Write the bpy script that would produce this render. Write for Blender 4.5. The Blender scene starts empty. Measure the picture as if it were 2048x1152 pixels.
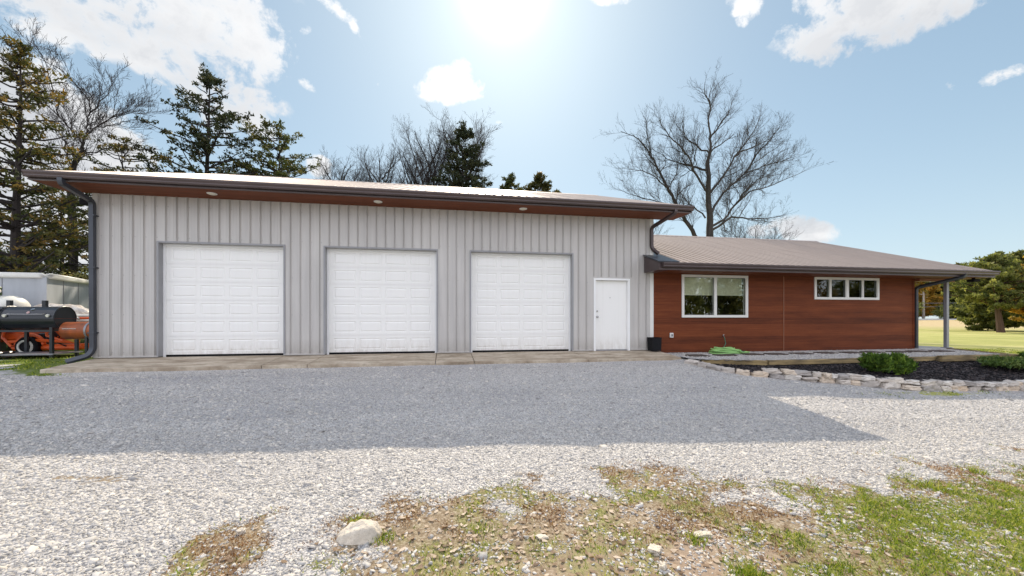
import bpy, math, random
import numpy as np
from mathutils import Vector, Matrix, noise as mnoise

R = math.radians
sc = bpy.context.scene
COL = sc.collection
random.seed(7)

# ------------------------------------------------------------------ camera
CAM_H = 0.93
YAW = math.atan(134 / 778)
cam_d = bpy.data.cameras.new("camera")
cam = bpy.data.objects.new("camera", cam_d)
COL.objects.link(cam)
cam.location = (0, 0, CAM_H)
cam.rotation_euler = (R(90), 0, -YAW)
cam_d.sensor_width = 36
cam_d.lens = 36 * 778 / 2048
cam_d.shift_y = (637 - 576) / 2048
cam_d.clip_start = 0.05
cam_d.clip_end = 5000
sc.camera = cam

# ------------------------------------------------------------------ light
SUN = Vector((0.113, 0.746, 0.656)).normalized()
EXPO = 0.87
SKY_STRENGTH = 0.09
SUN_STRENGTH = 3.1
sc.view_settings.view_transform = 'Standard'
sc.view_settings.look = 'None'
sc.view_settings.gamma = 1
sc.view_settings.exposure = EXPO
sun_d = bpy.data.lights.new("sun", 'SUN')
sun_d.energy = SUN_STRENGTH
sun_d.angle = R(0.6)
sun_d.color = (1.0, 0.88, 0.70)
sun = bpy.data.objects.new("sun", sun_d)
COL.objects.link(sun)
sun.rotation_euler = SUN.to_track_quat('Z', 'Y').to_euler()

world = bpy.data.worlds.new("World")
sc.world = world
world.use_nodes = True


class NT:
    """tiny node helper"""
    def __init__(s, tree):
        s.t = tree
        s.n = tree.nodes
        s.l = tree.links

    def new(s, typ, **kw):
        nd = s.n.new(typ)
        for k, v in kw.items():
            setattr(nd, k, v)
        return nd

    def link(s, a, b):
        s.l.new(a, b)

    def math(s, op, a, b=None, c=None, clamp=False):
        nd = s.n.new('ShaderNodeMath')
        nd.operation = op
        nd.use_clamp = clamp
        for i, v in enumerate((a, b, c)):
            if v is None:
                continue
            if isinstance(v, (int, float)):
                nd.inputs[i].default_value = v
            else:
                s.l.new(v, nd.inputs[i])
        return nd.outputs[0]

    def mix(s, f, a, b, blend='MIX'):
        nd = s.n.new('ShaderNodeMix')
        nd.data_type = 'RGBA'
        nd.blend_type = blend
        nd.clamp_factor = True
        for sock, v in ((nd.inputs[0], f), (nd.inputs[6], a), (nd.inputs[7], b)):
            if isinstance(v, (int, float)):
                sock.default_value = v
            elif isinstance(v, (tuple, list)):
                sock.default_value = (*v[:3], 1)
            else:
                s.l.new(v, sock)
        return nd.outputs[2]

    def ramp(s, f, stops):
        nd = s.n.new('ShaderNodeValToRGB')
        cr = nd.color_ramp
        while len(cr.elements) < len(stops):
            cr.elements.new(0.5)
        for e, (p, c) in zip(cr.elements, stops):
            e.position = p
            e.color = (*c[:3], 1) if isinstance(c, (tuple, list)) else (c, c, c, 1)
        s.l.new(f, nd.inputs[0])
        return nd.outputs[0]

    def noise(s, vec, scale, detail=3, rough=0.55, dist=0.0, out=0):
        nd = s.n.new('ShaderNodeTexNoise')
        nd.inputs['Scale'].default_value = scale
        nd.inputs['Detail'].default_value = detail
        nd.inputs['Roughness'].default_value = rough
        nd.inputs['Distortion'].default_value = dist
        if vec is not None:
            s.l.new(vec, nd.inputs['Vector'])
        return nd.outputs[out]

    def mapping(s, vec, scale=(1, 1, 1), rot=(0, 0, 0), loc=(0, 0, 0)):
        nd = s.n.new('ShaderNodeMapping')
        nd.inputs['Scale'].default_value = scale
        nd.inputs['Rotation'].default_value = rot
        nd.inputs['Location'].default_value = loc
        s.l.new(vec, nd.inputs['Vector'])
        return nd.outputs[0]


CLOUDS = [(-0.879, 0.674, 4.074, -0.826, -1.827, -11.324, 1.0), (-0.624, 0.681, 4.861, -0.739, -0.774, -11.197, 1.1), (-0.481, 0.659, 7.166, -3.513, -4.837, -9.391, 1.0), (-0.553, 0.541, 4.814, -5.419, -18.875, -12.593, 1.0), (-0.654, 0.598, 5.638, -3.569, -13.038, -16.773, 1.0), (-0.707, 0.625, 8.268, -2.508, -6.308, -21.173, 0.9), (-0.512, 0.562, 18.479, 2.978, 2.857, -9.445, 0.7), (-0.39, 0.593, 25.377, -18.05, -20.898, -26.016, 0.8), (-0.87, 0.428, 5.019, -2.514, -4.77, -7.236, 1.9), (-0.797, 0.335, 6.702, -2.032, -2.607, -7.22, 1.7), (-0.897, 0.222, 4.399, 0.0, 0.383, -7.488, 1.7), (-0.722, 0.374, 8.623, -6.998, -11.621, -10.709, 0.8), (-0.439, 0.465, 11.901, -11.81, -22.452, -18.381, 0.8), (-0.428, 0.507, 14.91, -4.804, -9.395, -30.857, 0.6), (0.019, 0.593, 12.0, 0.0, 2.4, -22.0, 1.4), (0.048, 0.635, 30.139, 0.0, 3.538, -32.625, 1.0), (1.298, 0.949, 2.843, 0.755, 3.36, -10.846, 1.2), (1.116, 0.841, 7.82, 1.662, 3.046, -11.214, 1.1), (1.51, 0.977, 2.8, 1.506, 6.319, -13.772, 1.0), (1.116, 0.932, 9.248, 0.0, 1.486, -11.036, 1.0), (0.86, 0.915, 17.606, -6.862, -3.983, -21.593, 1.0), (0.852, 0.867, 43.366, 0.0, 6.405, -49.176, 0.7), (0.451, 0.872, 17.086, 0.0, 7.295, -52.328, 0.8), (1.831, 0.811, 6.898, 3.041, 13.564, -38.005, 0.8), (1.611, 0.756, 40.777, 0.0, 4.498, -44.144, 0.4), (1.063, 0.265, 9.078, -1.107, -1.316, -25.54, 1.0), (0.943, 0.258, 11.708, 0.0, 1.852, -48.509, 0.6), (-0.298, 0.363, 30.383, -10.111, -11.515, -35.602, 1.0), (-0.26, 0.753, 15.538, -9.401, -25.779, -42.392, 0.75), (-0.214, 0.704, 17.318, -23.588, -77.489, -45.611, 0.6), (-0.324, 0.69, 44.748, 0.0, 10.526, -83.613, 0.4), (-0.327, 0.561, 32.623, -19.915, -49.599, -76.228, 0.55), (0.137, 0.508, 95.412, 0.0, 13.193, -154.259, 0.4), (-0.156, 0.579, 84.401, 0.0, 13.863, -135.197, 0.35), (-0.239, 0.846, 2.725, 0.0, 2.087, -13.723, 0.3)]


def build_world():
    q = NT(world.node_tree)
    q.n.clear()
    out = q.new('ShaderNodeOutputWorld')
    bg = q.new('ShaderNodeBackground')
    bg.inputs[1].default_value = SKY_STRENGTH
    sky = q.new('ShaderNodeTexSky')
    sky.sky_type = 'NISHITA'
    sky.sun_disc = False
    sky.sun_elevation = math.asin(SUN.z)
    sky.sun_rotation = math.atan2(SUN.x, SUN.y)
    sky.altitude = 200
    sky.air_density = 0.9
    sky.dust_density = 0.7
    sky.ozone_density = 1.2
    tc = q.new('ShaderNodeTexCoord')
    d = tc.outputs['Generated']
    sep = q.new('ShaderNodeSeparateXYZ')
    q.link(d, sep.inputs[0])
    x, y, z = sep.outputs
    ys = q.math('MAXIMUM', y, 0.02)
    u = q.math('DIVIDE', x, ys)
    v = q.math('DIVIDE', z, ys)
    # noise lives on a flat layer overhead
    zz = q.math('ADD', q.math('MAXIMUM', z, 0.0), 0.12)
    comb = q.new('ShaderNodeCombineXYZ')
    q.link(q.math('DIVIDE', x, zz), comb.inputs[0])
    q.link(q.math('DIVIDE', y, zz), comb.inputs[1])
    n1 = q.noise(d, 7.0, 8, 0.62, 0.3)
    n2 = q.noise(d, 2.6, 4, 0.5)
    nshade = q.noise(comb.outputs[0], 1.6, 5, 0.55)
    total = None
    for (u0, v0, a, b, c, e, s) in CLOUDS:
        du = q.math('SUBTRACT', u, u0)
        dv = q.math('SUBTRACT', v, v0)
        p = q.math('ADD', q.math('MULTIPLY', du, a), q.math('MULTIPLY', dv, b))
        r = q.math('ADD', q.math('MULTIPLY', du, c), q.math('MULTIPLY', dv, e))
        rr = q.math('ADD', q.math('MULTIPLY', p, p), q.math('MULTIPLY', r, r))
        m = q.math('MULTIPLY', q.math('SUBTRACT', 1.0, q.math('MULTIPLY', rr, 0.62), clamp=True), s)
        total = m if total is None else q.math('MAXIMUM', total, m)
    front = q.math('MULTIPLY', total, q.math('GREATER_THAN', y, 0.03))
    # unseen bright clouds added behind and overhead to light the front walls
    back = q.math('MULTIPLY', q.math('SUBTRACT', 0.30, y, clamp=True), 2.2, clamp=True)
    back = q.math('MULTIPLY', back, q.ramp(n2, [(0.30, 0.15), (0.52, 1.0)]))
    total = q.math('MAXIMUM', front, back)
    n3 = q.noise(d, 22.0, 8, 0.65, 0.2)
    wob = q.math('ADD', q.math('MULTIPLY', q.math('SUBTRACT', n1, 0.5), 2.7), q.math('MULTIPLY', q.math('SUBTRACT', n3, 0.5), 3.0))
    dens = q.math('ADD', total, wob)
    alpha = q.ramp(dens, [(0.24, 0.0), (0.46, 0.35), (0.70, 0.85), (1.0, 1.0)])
    alpha = q.math('MULTIPLY', alpha, q.ramp(total, [(0.02, 0.0), (0.30, 1.0)]))
    shade = q.ramp(q.math('ADD', q.math('MULTIPLY', nshade, 0.9), q.math('MULTIPLY', dens, 0.16)), [(0.42, CLOUD_LIT), (0.70, CLOUD_DIM)])
    # pale, slightly cyan clear sky
    gm = q.new('ShaderNodeGamma')
    gm.inputs['Gamma'].default_value = 0.5
    q.link(sky.outputs[0], gm.inputs['Color'])
    add = q.mix(1.0, gm.outputs[0], SKY_TINT, 'MULTIPLY')
    hz = q.math('POWER', q.math('SUBTRACT', 1.0, q.math('ABSOLUTE', z), clamp=True), 5.0)
    add = q.mix(q.math('MULTIPLY', hz, 0.75), add, (4.6, 5.3, 5.6))
    # bright halo round the sun
    vm = q.new('ShaderNodeVectorMath', operation='DOT_PRODUCT')
    q.link(d, vm.inputs[0])
    vm.inputs[1].default_value = tuple(SUN)
    dp = q.math('MAXIMUM', vm.outputs['Value'], 0.0)
    halo = q.math('ADD', q.math('MULTIPLY', q.math('POWER', dp, 500.0), 6.0), q.math('MULTIPLY', q.math('POWER', dp, 24.0), 0.5))
    hc = q.new('ShaderNodeCombineXYZ')
    for i in range(3):
        q.link(halo, hc.inputs[i])
    add = q.mix(1.0, add, hc.outputs[0], 'ADD')
    nearsun = q.math('POWER', q.math('MAXIMUM', q.math('ADD', q.math('MULTIPLY', y, SUN.y), q.math('ADD', q.math('MULTIPLY', x, SUN.x), q.math('MULTIPLY', z, SUN.z))), 0.0), 7.0)
    shade = q.mix(nearsun, shade, (7.2, 7.2, 7.2))
    shade = q.mix(back, shade, CLOUD_BACK_FILL)
    col = q.mix(alpha, add, shade)
    q.link(col, bg.inputs[0])
    q.link(bg.outputs[0], out.inputs[0])


CLOUD_LIT = (6.1, 6.1, 6.1)
CLOUD_DIM = (3.9, 4.05, 4.3)
CLOUD_BACK_FILL = (10.2, 10.5, 11.9)
SKY_TINT = (1.60, 1.90, 1.98)
build_world()


# ------------------------------------------------------------------ helpers
class MB:
    def __init__(s):
        s.v = []
        s.f = []
        s.c = []          # per-face random value

    def face(s, idx, c=0.5):
        s.f.append(tuple(idx))
        s.c.append(c)

    def box(s, x0, x1, y0, y1, z0, z1, c=0.5):
        n = len(s.v)
        s.v += [(x0, y0, z0), (x1, y0, z0), (x1, y1, z0), (x0, y1, z0), (x0, y0, z1), (x1, y0, z1), (x1, y1, z1), (x0, y1, z1)]
        for q in ((3, 2, 1, 0), (4, 5, 6, 7), (0, 1, 5, 4), (1, 2, 6, 5), (2, 3, 7, 6), (3, 0, 4, 7)):
            s.face([n + i for i in q], c)
        return s

    def quad(s, a, b, c, d, col=0.5):
        n = len(s.v)
        s.v += [tuple(a), tuple(b), tuple(c), tuple(d)]
        s.face((n, n + 1, n + 2, n + 3), col)
        return s

    def prism(s, poly, axis, a0, a1):
        """poly: list of 2D points; extruded along axis 'x','y','z' from a0 to a1"""
        n = len(s.v)
        k = len(poly)
        for a in (a0, a1):
            for (p, r) in poly:
                s.v.append({'x': (a, p, r), 'y': (p, a, r), 'z': (p, r, a)}[axis])
        s.face(range(n, n + k))
        s.face(range(n + 2 * k - 1, n + k - 1, -1))
        for i in range(k):
            j = (i + 1) % k
            s.face((n + i, n + k + i, n + k + j, n + j))
        return s

    def tube(s, pts, rad, sides=8, cap=True, c=0.5, square=False):
        pts = [Vector(p) for p in pts]
        if isinstance(rad, (int, float)):
            rad = [rad] * len(pts)
        n0 = len(s.v)
        ref = None
        for i, p in enumerate(pts):
            if i == 0:
                t = pts[1] - p
            elif i == len(pts) - 1:
                t = p - pts[i - 1]
            else:
                t = pts[i + 1] - pts[i - 1]
            if t.length < 1e-9:
                t = Vector((0, 0, 1))
            t.normalize()
            if ref is None:
                ref = Vector((1, 0, 0)) if abs(t.x) < 0.9 else Vector((0, 1, 0))
            a = ref - t * ref.dot(t)
            if a.length < 1e-4:
                a = t.orthogonal()
            a.normalize()
            ref = a
            b = t.cross(a)
            for k in range(sides):
                an = 2 * math.pi * (k + (0.5 if square else 0)) / sides
                q = p + (a * math.cos(an) + b * math.sin(an)) * rad[i]
                s.v.append((q.x, q.y, q.z))
        for i in range(len(pts) - 1):
            for k in range(sides):
                k2 = (k + 1) % sides
                a0 = n0 + i * sides
                s.face((a0 + k, a0 + k2, a0 + sides + k2, a0 + sides + k), c)
        if cap:
            s.face([n0 + k for k in reversed(range(sides))], c)
            e = n0 + (len(pts) - 1) * sides
            s.face([e + k for k in range(sides)], c)
        return s

    def rbox(s, x0, x1, y0, y1, z0, z1, b=0.02):
        """box with chamfered vertical/horizontal edges (simple chamfer of all edges)"""
        n = len(s.v)
        X = (x0, x1)
        Y = (y0, y1)
        Z = (z0, z1)
        sg = (1, -1)
        idx = {}
        for i in (0, 1):
            for j in (0, 1):
                for k in (0, 1):
                    for ax in range(3):
                        p = [X[i], Y[j], Z[k]]
                        o = [sg[i] * b, sg[j] * b, sg[k] * b]
                        o[ax] = 0
                        idx[(i, j, k, ax)] = len(s.v)
                        s.v.append((p[0] + o[0], p[1] + o[1], p[2] + o[2]))
        for ax in range(3):
            for w in (0, 1):
                cs = []
                for (a, b2) in ((0, 0), (1, 0), (1, 1), (0, 1)):
                    t = [a, b2]
                    t.insert(ax, w)
                    cs.append(idx[(*t, ax)])
                s.face(cs)
        for ax in range(3):
            o1, o2 = [a for a in range(3) if a != ax]
            for w1 in (0, 1):
                for w2 in (0, 1):
                    q = []
                    for e in (0, 1):
                        t = [0, 0, 0]
                        t[ax] = e
                        t[o1] = w1
                        t[o2] = w2
                        q.append((idx[(*t, o1)], idx[(*t, o2)]))
                    s.face((q[0][0], q[0][1], q[1][1], q[1][0]))
        for i in (0, 1):
            for j in (0, 1):
                for k in (0, 1):
                    s.face([idx[(i, j, k, a)] for a in range(3)])
        return s

    def build(s, name, mat, parent=None, smooth=False, loc=None, fix=True):
        me = bpy.data.meshes.new(name)
        me.from_pydata(s.v, [], s.f)
        if len(set(s.c)) > 1:
            at = me.attributes.new('rnd', 'FLOAT', 'FACE')
            at.data.foreach_set('value', s.c)
        if fix:
            import bmesh
            bm = bmesh.new()
            bm.from_mesh(me)
            bmesh.ops.recalc_face_normals(bm, faces=bm.faces)
            bm.to_mesh(me)
            bm.free()
        me.materials.append(mat)
        if smooth:
            me.polygons.foreach_set('use_smooth', [True] * len(me.polygons))
        o = bpy.data.objects.new(name, me)
        COL.objects.link(o)
        if parent:
            o.parent = parent
            o.matrix_parent_inverse = parent.matrix_world.inverted() if False else Matrix.Translation(-Vector(parent.location))
        if loc:
            o.location = loc
        return o


def tag(o, label=None, cat=None, group=None, kind=None):
    if label:
        o['label'] = label
    if cat:
        o['category'] = cat
    if group:
        o['group'] = group
    if kind:
        o['kind'] = kind
    return o


def thing(name, label, cat, loc=(0, 0, 0), group=None):
    o = bpy.data.objects.new(name, None)
    COL.objects.link(o)
    o.location = loc
    o.empty_display_size = 0.2
    return tag(o, label, cat, group)


def copy_tree(o, parent=None):
    c = o.copy()
    COL.objects.link(c)
    if parent:
        c.parent = parent
    for ch in list(o.children):
        copy_tree(ch, c)
    return c


# ------------------------------------------------------------------ materials
def pmat(name, col, rough=0.6, metal=0.0, var=0.0, vscale=3.0, bump=0.0, bscale=40.0, spec=0.5, vcol=None, coord='Object', stretch=(1, 1, 1)):
    m = bpy.data.materials.new(name)
    m.use_nodes = True
    q = NT(m.node_tree)
    b = q.n['Principled BSDF']
    b.inputs['Roughness'].default_value = rough
    b.inputs['Metallic'].default_value = metal
    b.inputs['Specular IOR Level'].default_value = spec
    b.inputs['Base Color'].default_value = (*col, 1)
    tc = q.new('ShaderNodeTexCoord')
    vec = q.mapping(tc.outputs[coord], stretch)
    if var > 0:
        n = q.noise(vec, vscale, 5, 0.6)
        c2 = vcol if vcol else tuple(c * (1 - var) for c in col)
        f = q.ramp(n, [(0.35, 0.0), (0.7, 1.0)])
        q.link(q.mix(f, col, c2), b.inputs['Base Color'])
    if bump > 0:
        n = q.noise(vec, bscale, 4, 0.6)
        bp = q.new('ShaderNodeBump')
        bp.inputs['Strength'].default_value = bump
        bp.inputs['Distance'].default_value = 0.02
        q.link(n, bp.inputs['Height'])
        q.link(bp.outputs[0], b.inputs['Normal'])
    return m


def wood_siding():
    m = bpy.data.materials.new('wood_siding')
    m.use_nodes = True
    q = NT(m.node_tree)
    b = q.n['Principled BSDF']
    b.inputs['Specular IOR Level'].default_value = 0.15
    b.inputs['Roughness'].default_value = 0.6
    tc = q.new('ShaderNodeTexCoord')
    P = tc.outputs['Object']
    sep = q.new('ShaderNodeSeparateXYZ')
    q.link(P, sep.inputs[0])
    row = q.math('FLOOR', q.math('DIVIDE', sep.outputs[2], 0.19))
    wn = q.new('ShaderNodeTexWhiteNoise')
    wn.noise_dimensions = '1D'
    q.link(row, wn.inputs['W'])
    streak = q.noise(q.mapping(P, (0.45, 1, 34)), 2.2, 7, 0.7)
    fine = q.noise(q.mapping(P, (3, 1, 120)), 2.0, 3, 0.6)
    broad = q.noise(q.mapping(P, (0.6, 1, 4)), 1.4, 3, 0.5)
    s = q.math('ADD', q.math('MULTIPLY', streak, 0.75), q.math('MULTIPLY', wn.outputs[0], 0.16))
    s = q.math('ADD', s, q.math('MULTIPLY', q.math('SUBTRACT', fine, 0.5), 0.35))
    s = q.math('ADD', s, q.math('MULTIPLY', q.math('SUBTRACT', broad, 0.5), 0.3))
    col = q.ramp(s, [(0.22, (0.055, 0.017, 0.009)), (0.45, (0.145, 0.038, 0.015)), (0.62, (0.215, 0.059, 0.021)), (0.82, (0.31, 0.095, 0.036))])
    fr = q.math('FRACT', q.math('DIVIDE', sep.outputs[2], 0.19))
    seam = q.math('LESS_THAN', fr, 0.03)
    col = q.mix(q.math('MULTIPLY', seam, 0.45), col, (0.03, 0.01, 0.008))
    q.link(col, b.inputs['Base Color'])
    bp = q.new('ShaderNodeBump')
    bp.inputs['Strength'].default_value = 0.25
    bp.inputs['Distance'].default_value = 0.004
    q.link(q.math('SUBTRACT', fine, seam), bp.inputs['Height'])
    q.link(bp.outputs[0], b.inputs['Normal'])
    return m


def siding_metal():
    m = bpy.data.materials.new('painted_metal_siding')
    m.use_nodes = True
    q = NT(m.node_tree)
    b = q.n['Principled BSDF']
    b.inputs['Roughness'].default_value = 0.36
    tc = q.new('ShaderNodeTexCoord')
    P = tc.outputs['Object']
    n = q.noise(q.mapping(P, (5, 1, 0.35)), 1.6, 5, 0.6)
    n2 = q.noise(P, 0.7, 3, 0.5)
    col = q.ramp(q.math('ADD', q.math('MULTIPLY', n, 0.6), q.math('MULTIPLY', n2, 0.4)), [(0.3, (0.46, 0.44, 0.42)), (0.7, (0.60, 0.575, 0.545))])
    # splash dirt near the ground
    sep = q.new('ShaderNodeSeparateXYZ')
    q.link(P, sep.inputs[0])
    low = q.math('SUBTRACT', 1.0, q.math('DIVIDE', sep.outputs[2], 0.42), clamp=True)
    dirt = q.math('MULTIPLY', low, q.noise(q.mapping(P, (9, 1, 3)), 2.0, 4, 0.7))
    col = q.mix(q.math('MULTIPLY', dirt, 0.7), col, (0.22, 0.19, 0.15))
    q.link(col, b.inputs['Base Color'])
    bp = q.new('ShaderNodeBump')
    bp.inputs['Strength'].default_value = 0.35
    bp.inputs['Distance'].default_value = 0.02
    q.link(q.noise(q.mapping(P, (3, 1, 0.8)), 1.5, 2, 0.5), bp.inputs['Height'])
    q.link(bp.outputs[0], b.inputs['Normal'])
    return m


def roof_metal(name, col, rough, metal=0.35):
    m = bpy.data.materials.new(name)
    m.use_nodes = True
    q = NT(m.node_tree)
    b = q.n['Principled BSDF']
    b.inputs['Metallic'].default_value = metal
    tc = q.new('ShaderNodeTexCoord')
    P = tc.outputs['Object']
    n = q.noise(q.mapping(P, (4, 0.5, 0.5)), 1.3, 5, 0.6)
    q.link(q.mix(n, tuple(c * 0.8 for c in col), tuple(min(1, c * 1.2) for c in col)), b.inputs['Base Color'])
    q.link(q.math('ADD', q.math('MULTIPLY', q.noise(P, 5, 4, 0.6), 0.2), rough - 0.1), b.inputs['Roughness'])
    bp = q.new('ShaderNodeBump')
    bp.inputs['Strength'].default_value = 0.2
    bp.inputs['Distance'].default_value = 0.01
    q.link(q.noise(q.mapping(P, (6, 1, 1)), 2.0, 3, 0.5), bp.inputs['Height'])
    q.link(bp.outputs[0], b.inputs['Normal'])
    return m


def concrete_mat():
    m = bpy.data.materials.new('stained_concrete')
    m.use_nodes = True
    q = NT(m.node_tree)
    b = q.n['Principled BSDF']
    b.inputs['Roughness'].default_value = 0.85
    tc = q.new('ShaderNodeTexCoord')
    P = tc.outputs['Object']
    n = q.noise(q.mapping(P, (0.8, 2.2, 1)), 1.8, 6, 0.65)
    n2 = q.noise(P, 9, 5, 0.65)
    col = q.ramp(n, [(0.28, (0.19, 0.14, 0.09)), (0.45, (0.36, 0.29, 0.21)), (0.6, (0.52, 0.44, 0.34)), (0.8, (0.62, 0.55, 0.45))])
    col = q.mix(q.ramp(n2, [(0.5, 0.0), (0.75, 0.55)]), col, (0.16, 0.14, 0.09))
    q.link(col, b.inputs['Base Color'])
    bp = q.new('ShaderNodeBump')
    bp.inputs['Strength'].default_value = 0.4
    bp.inputs['Distance'].default_value = 0.006
    q.link(n2, bp.inputs['Height'])
    q.link(bp.outputs[0], b.inputs['Normal'])
    return m


def leaf_mat(name, a, b_, c, trans=0.25):
    m = bpy.data.materials.new(name)
    m.use_nodes = True
    q = NT(m.node_tree)
    b = q.n['Principled BSDF']
    b.inputs['Roughness'].default_value = 0.6
    b.inputs['Specular IOR Level'].default_value = 0.25
    at = q.new('ShaderNodeAttribute')
    at.attribute_name = 'rnd'
    col = q.ramp(at.outputs['Fac'], [(0.0, a), (0.5, b_), (1.0, c)])
    q.link(col, b.inputs['Base Color'])
    tr = q.new('ShaderNodeBsdfTranslucent')
    q.link(q.mix(1.0, col, (1.3, 1.3, 0.8), 'MULTIPLY'), tr.inputs['Color'])
    mx = q.new('ShaderNodeMixShader')
    mx.inputs[0].default_value = trans
    q.link(b.outputs[0], mx.inputs[1])
    q.link(tr.outputs[0], mx.inputs[2])
    q.link(mx.outputs[0], q.n['Material Output'].inputs[0])
    return m


def glass_mat():
    m = bpy.data.materials.new('window_glass')
    m.use_nodes = True
    q = NT(m.node_tree)
    q.n.remove(q.n['Principled BSDF'])
    gl = q.new('ShaderNodeBsdfGlossy')
    gl.inputs['Roughness'].default_value = 0.015
    gl.inputs['Color'].default_value = (0.9, 0.95, 0.9, 1)
    tr = q.new('ShaderNodeBsdfTransparent')
    tr.inputs['Color'].default_value = (0.94, 0.94, 0.90, 1)
    lw = q.new('ShaderNodeFresnel')
    lw.inputs['IOR'].default_value = 1.5
    mx = q.new('ShaderNodeMixShader')
    q.link(q.math('ADD', q.math('MULTIPLY', lw.outputs[0], 1.0), 0.03, clamp=True), mx.inputs[0])
    q.link(tr.outputs[0], mx.inputs[1])
    q.link(gl.outputs[0], mx.inputs[2])
    q.link(mx.outputs[0], q.n['Material Output'].inputs[0])
    return m


def attr_mat(name, stops, rough=0.85, bump=0.0, bscale=60):
    m = bpy.data.materials.new(name)
    m.use_nodes = True
    q = NT(m.node_tree)
    b = q.n['Principled BSDF']
    b.inputs['Roughness'].default_value = rough
    b.inputs['Specular IOR Level'].default_value = 0.3
    at = q.new('ShaderNodeAttribute')
    at.attribute_name = 'rnd'
    col = q.ramp(at.outputs['Fac'], stops)
    tc = q.new('ShaderNodeTexCoord')
    n = q.noise(tc.outputs['Object'], 14, 5, 0.65)
    col = q.mix(q.ramp(n, [(0.35, 0.0), (0.75, 0.45)]), col, tuple(c * 0.5 for c in stops[0][1]))
    q.link(col, b.inputs['Base Color'])
    if bump:
        bp = q.new('ShaderNodeBump')
        bp.inputs['Strength'].default_value = bump
        bp.inputs['Distance'].default_value = 0.02
        q.link(q.noise(tc.outputs['Object'], bscale, 5, 0.65), bp.inputs['Height'])
        q.link(bp.outputs[0], b.inputs['Normal'])
    return m


M = {}
M['siding'] = siding_metal()
M['wood'] = wood_siding()
M['soffit'] = pmat('stained_soffit_boards', (0.20, 0.062, 0.028), 0.6, spec=0.15, var=0.5, vscale=2.0, stretch=(0.4, 14, 1))
M['brown'] = pmat('bronze_gutter_metal', (0.085, 0.062, 0.060), 0.32, 0.25, var=0.2, vscale=1.5)
M['slate'] = pmat('slate_downspout_metal', (0.060, 0.066, 0.080), 0.35, 0.3, var=0.2, vscale=2)
M['roof_a'] = roof_metal('weathered_roof_metal_garage', (0.44, 0.36, 0.32), 0.42, 0.2)
M['roof_b'] = roof_metal('weathered_roof_metal_house', (0.33, 0.27, 0.24), 0.5, 0.05)
M['white'] = pmat('white_door_paint', (0.90, 0.90, 0.89), 0.38, var=0.06, vscale=1.2)
def door_mat():
    m = pmat('white_door_paint_dusty', (0.88, 0.87, 0.84), 0.42)
    q = NT(m.node_tree)
    tc = q.new('ShaderNodeTexCoord')
    P = tc.outputs['Object']
    sep = q.new('ShaderNodeSeparateXYZ')
    q.link(P, sep.inputs[0])
    low = q.math('SUBTRACT', 1.0, q.math('DIVIDE', sep.outputs[2], 0.55), clamp=True)
    sp = q.math('MULTIPLY', q.math('POWER', low, 1.5), q.ramp(q.noise(q.mapping(P, (6, 1, 2)), 2.0, 6, 0.75), [(0.35, 0.0), (0.7, 0.75)]))
    runs = q.ramp(q.noise(q.mapping(P, (7, 1, 0.25)), 1.7, 5, 0.6), [(0.5, 0.0), (0.8, 0.22)])
    col = q.mix(runs, (0.88, 0.87, 0.84), (0.72, 0.70, 0.65))
    col = q.mix(sp, col, (0.50, 0.45, 0.38))
    q.link(col, q.n['Principled BSDF'].inputs['Base Color'])
    bp = q.new('ShaderNodeBump')
    bp.inputs['Strength'].default_value = 0.15
    bp.inputs['Distance'].default_value = 0.01
    q.link(q.noise(q.mapping(P, (1, 1, 3)), 2.5, 3, 0.5), bp.inputs['Height'])
    q.link(bp.outputs[0], q.n['Principled BSDF'].inputs['Normal'])
    return m


M['door'] = door_mat()
M['trimwhite'] = pmat('white_vinyl', (0.78, 0.77, 0.73), 0.35, var=0.05, vscale=3)
M['jamb'] = pmat('grey_jamb_trim', (0.30, 0.30, 0.31), 0.4, var=0.12, vscale=3)
M['seal'] = pmat('black_rubber', (0.012, 0.012, 0.014), 0.85, spec=0.2, var=0.3)
M['concrete'] = concrete_mat()
M['porch'] = pmat('pale_concrete', (0.50, 0.49, 0.47), 0.8, var=0.2, vscale=2, bump=0.2)
M['glass'] = glass_mat()
M['blind'] = pmat('pale_roller_blind', (0.80, 0.84, 0.72), 0.8, var=0.1, vscale=8)
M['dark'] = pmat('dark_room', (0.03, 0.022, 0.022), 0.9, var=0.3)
M['lampglass'] = pmat('frosted_lamp_lens', (0.72, 0.68, 0.55), 0.4, var=0.05)
M['chrome'] = pmat('satin_steel', (0.5, 0.5, 0.5), 0.25, 0.9, var=0.1)
M['bark'] = pmat('grey_bark', (0.050, 0.042, 0.038), 0.9, var=0.5, vscale=4, bump=0.6, bscale=14, stretch=(1, 1, 0.3))
M['barkdark'] = pmat('dark_bark', (0.035, 0.027, 0.024), 0.9, var=0.4, vscale=4)
M['barkred'] = pmat('red_cedar_bark', (0.12, 0.07, 0.05), 0.9, var=0.4, vscale=6, bump=0.5, bscale=12, stretch=(1, 1, 0.2))
M['cedar'] = leaf_mat('cedar_foliage', (0.022, 0.032, 0.012), (0.060, 0.075, 0.022), (0.18, 0.15, 0.040), 0.35)
M['cedardark'] = leaf_mat('dark_cedar_foliage', (0.014, 0.020, 0.012), (0.030, 0.042, 0.018), (0.08, 0.075, 0.028), 0.2)
M['cedarbronze'] = leaf_mat('bronzed_cedar_foliage', (0.025, 0.032, 0.012), (0.075, 0.080, 0.022), (0.26, 0.15, 0.04), 0.32)
M['yellowgreen'] = leaf_mat('yellow_green_foliage', (0.055, 0.075, 0.028), (0.16, 0.18, 0.055), (0.42, 0.40, 0.13), 0.45)
M['autumn'] = leaf_mat('orange_autumn_foliage', (0.14, 0.15, 0.04), (0.45, 0.30, 0.06), (0.72, 0.40, 0.08), 0.5)
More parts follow.
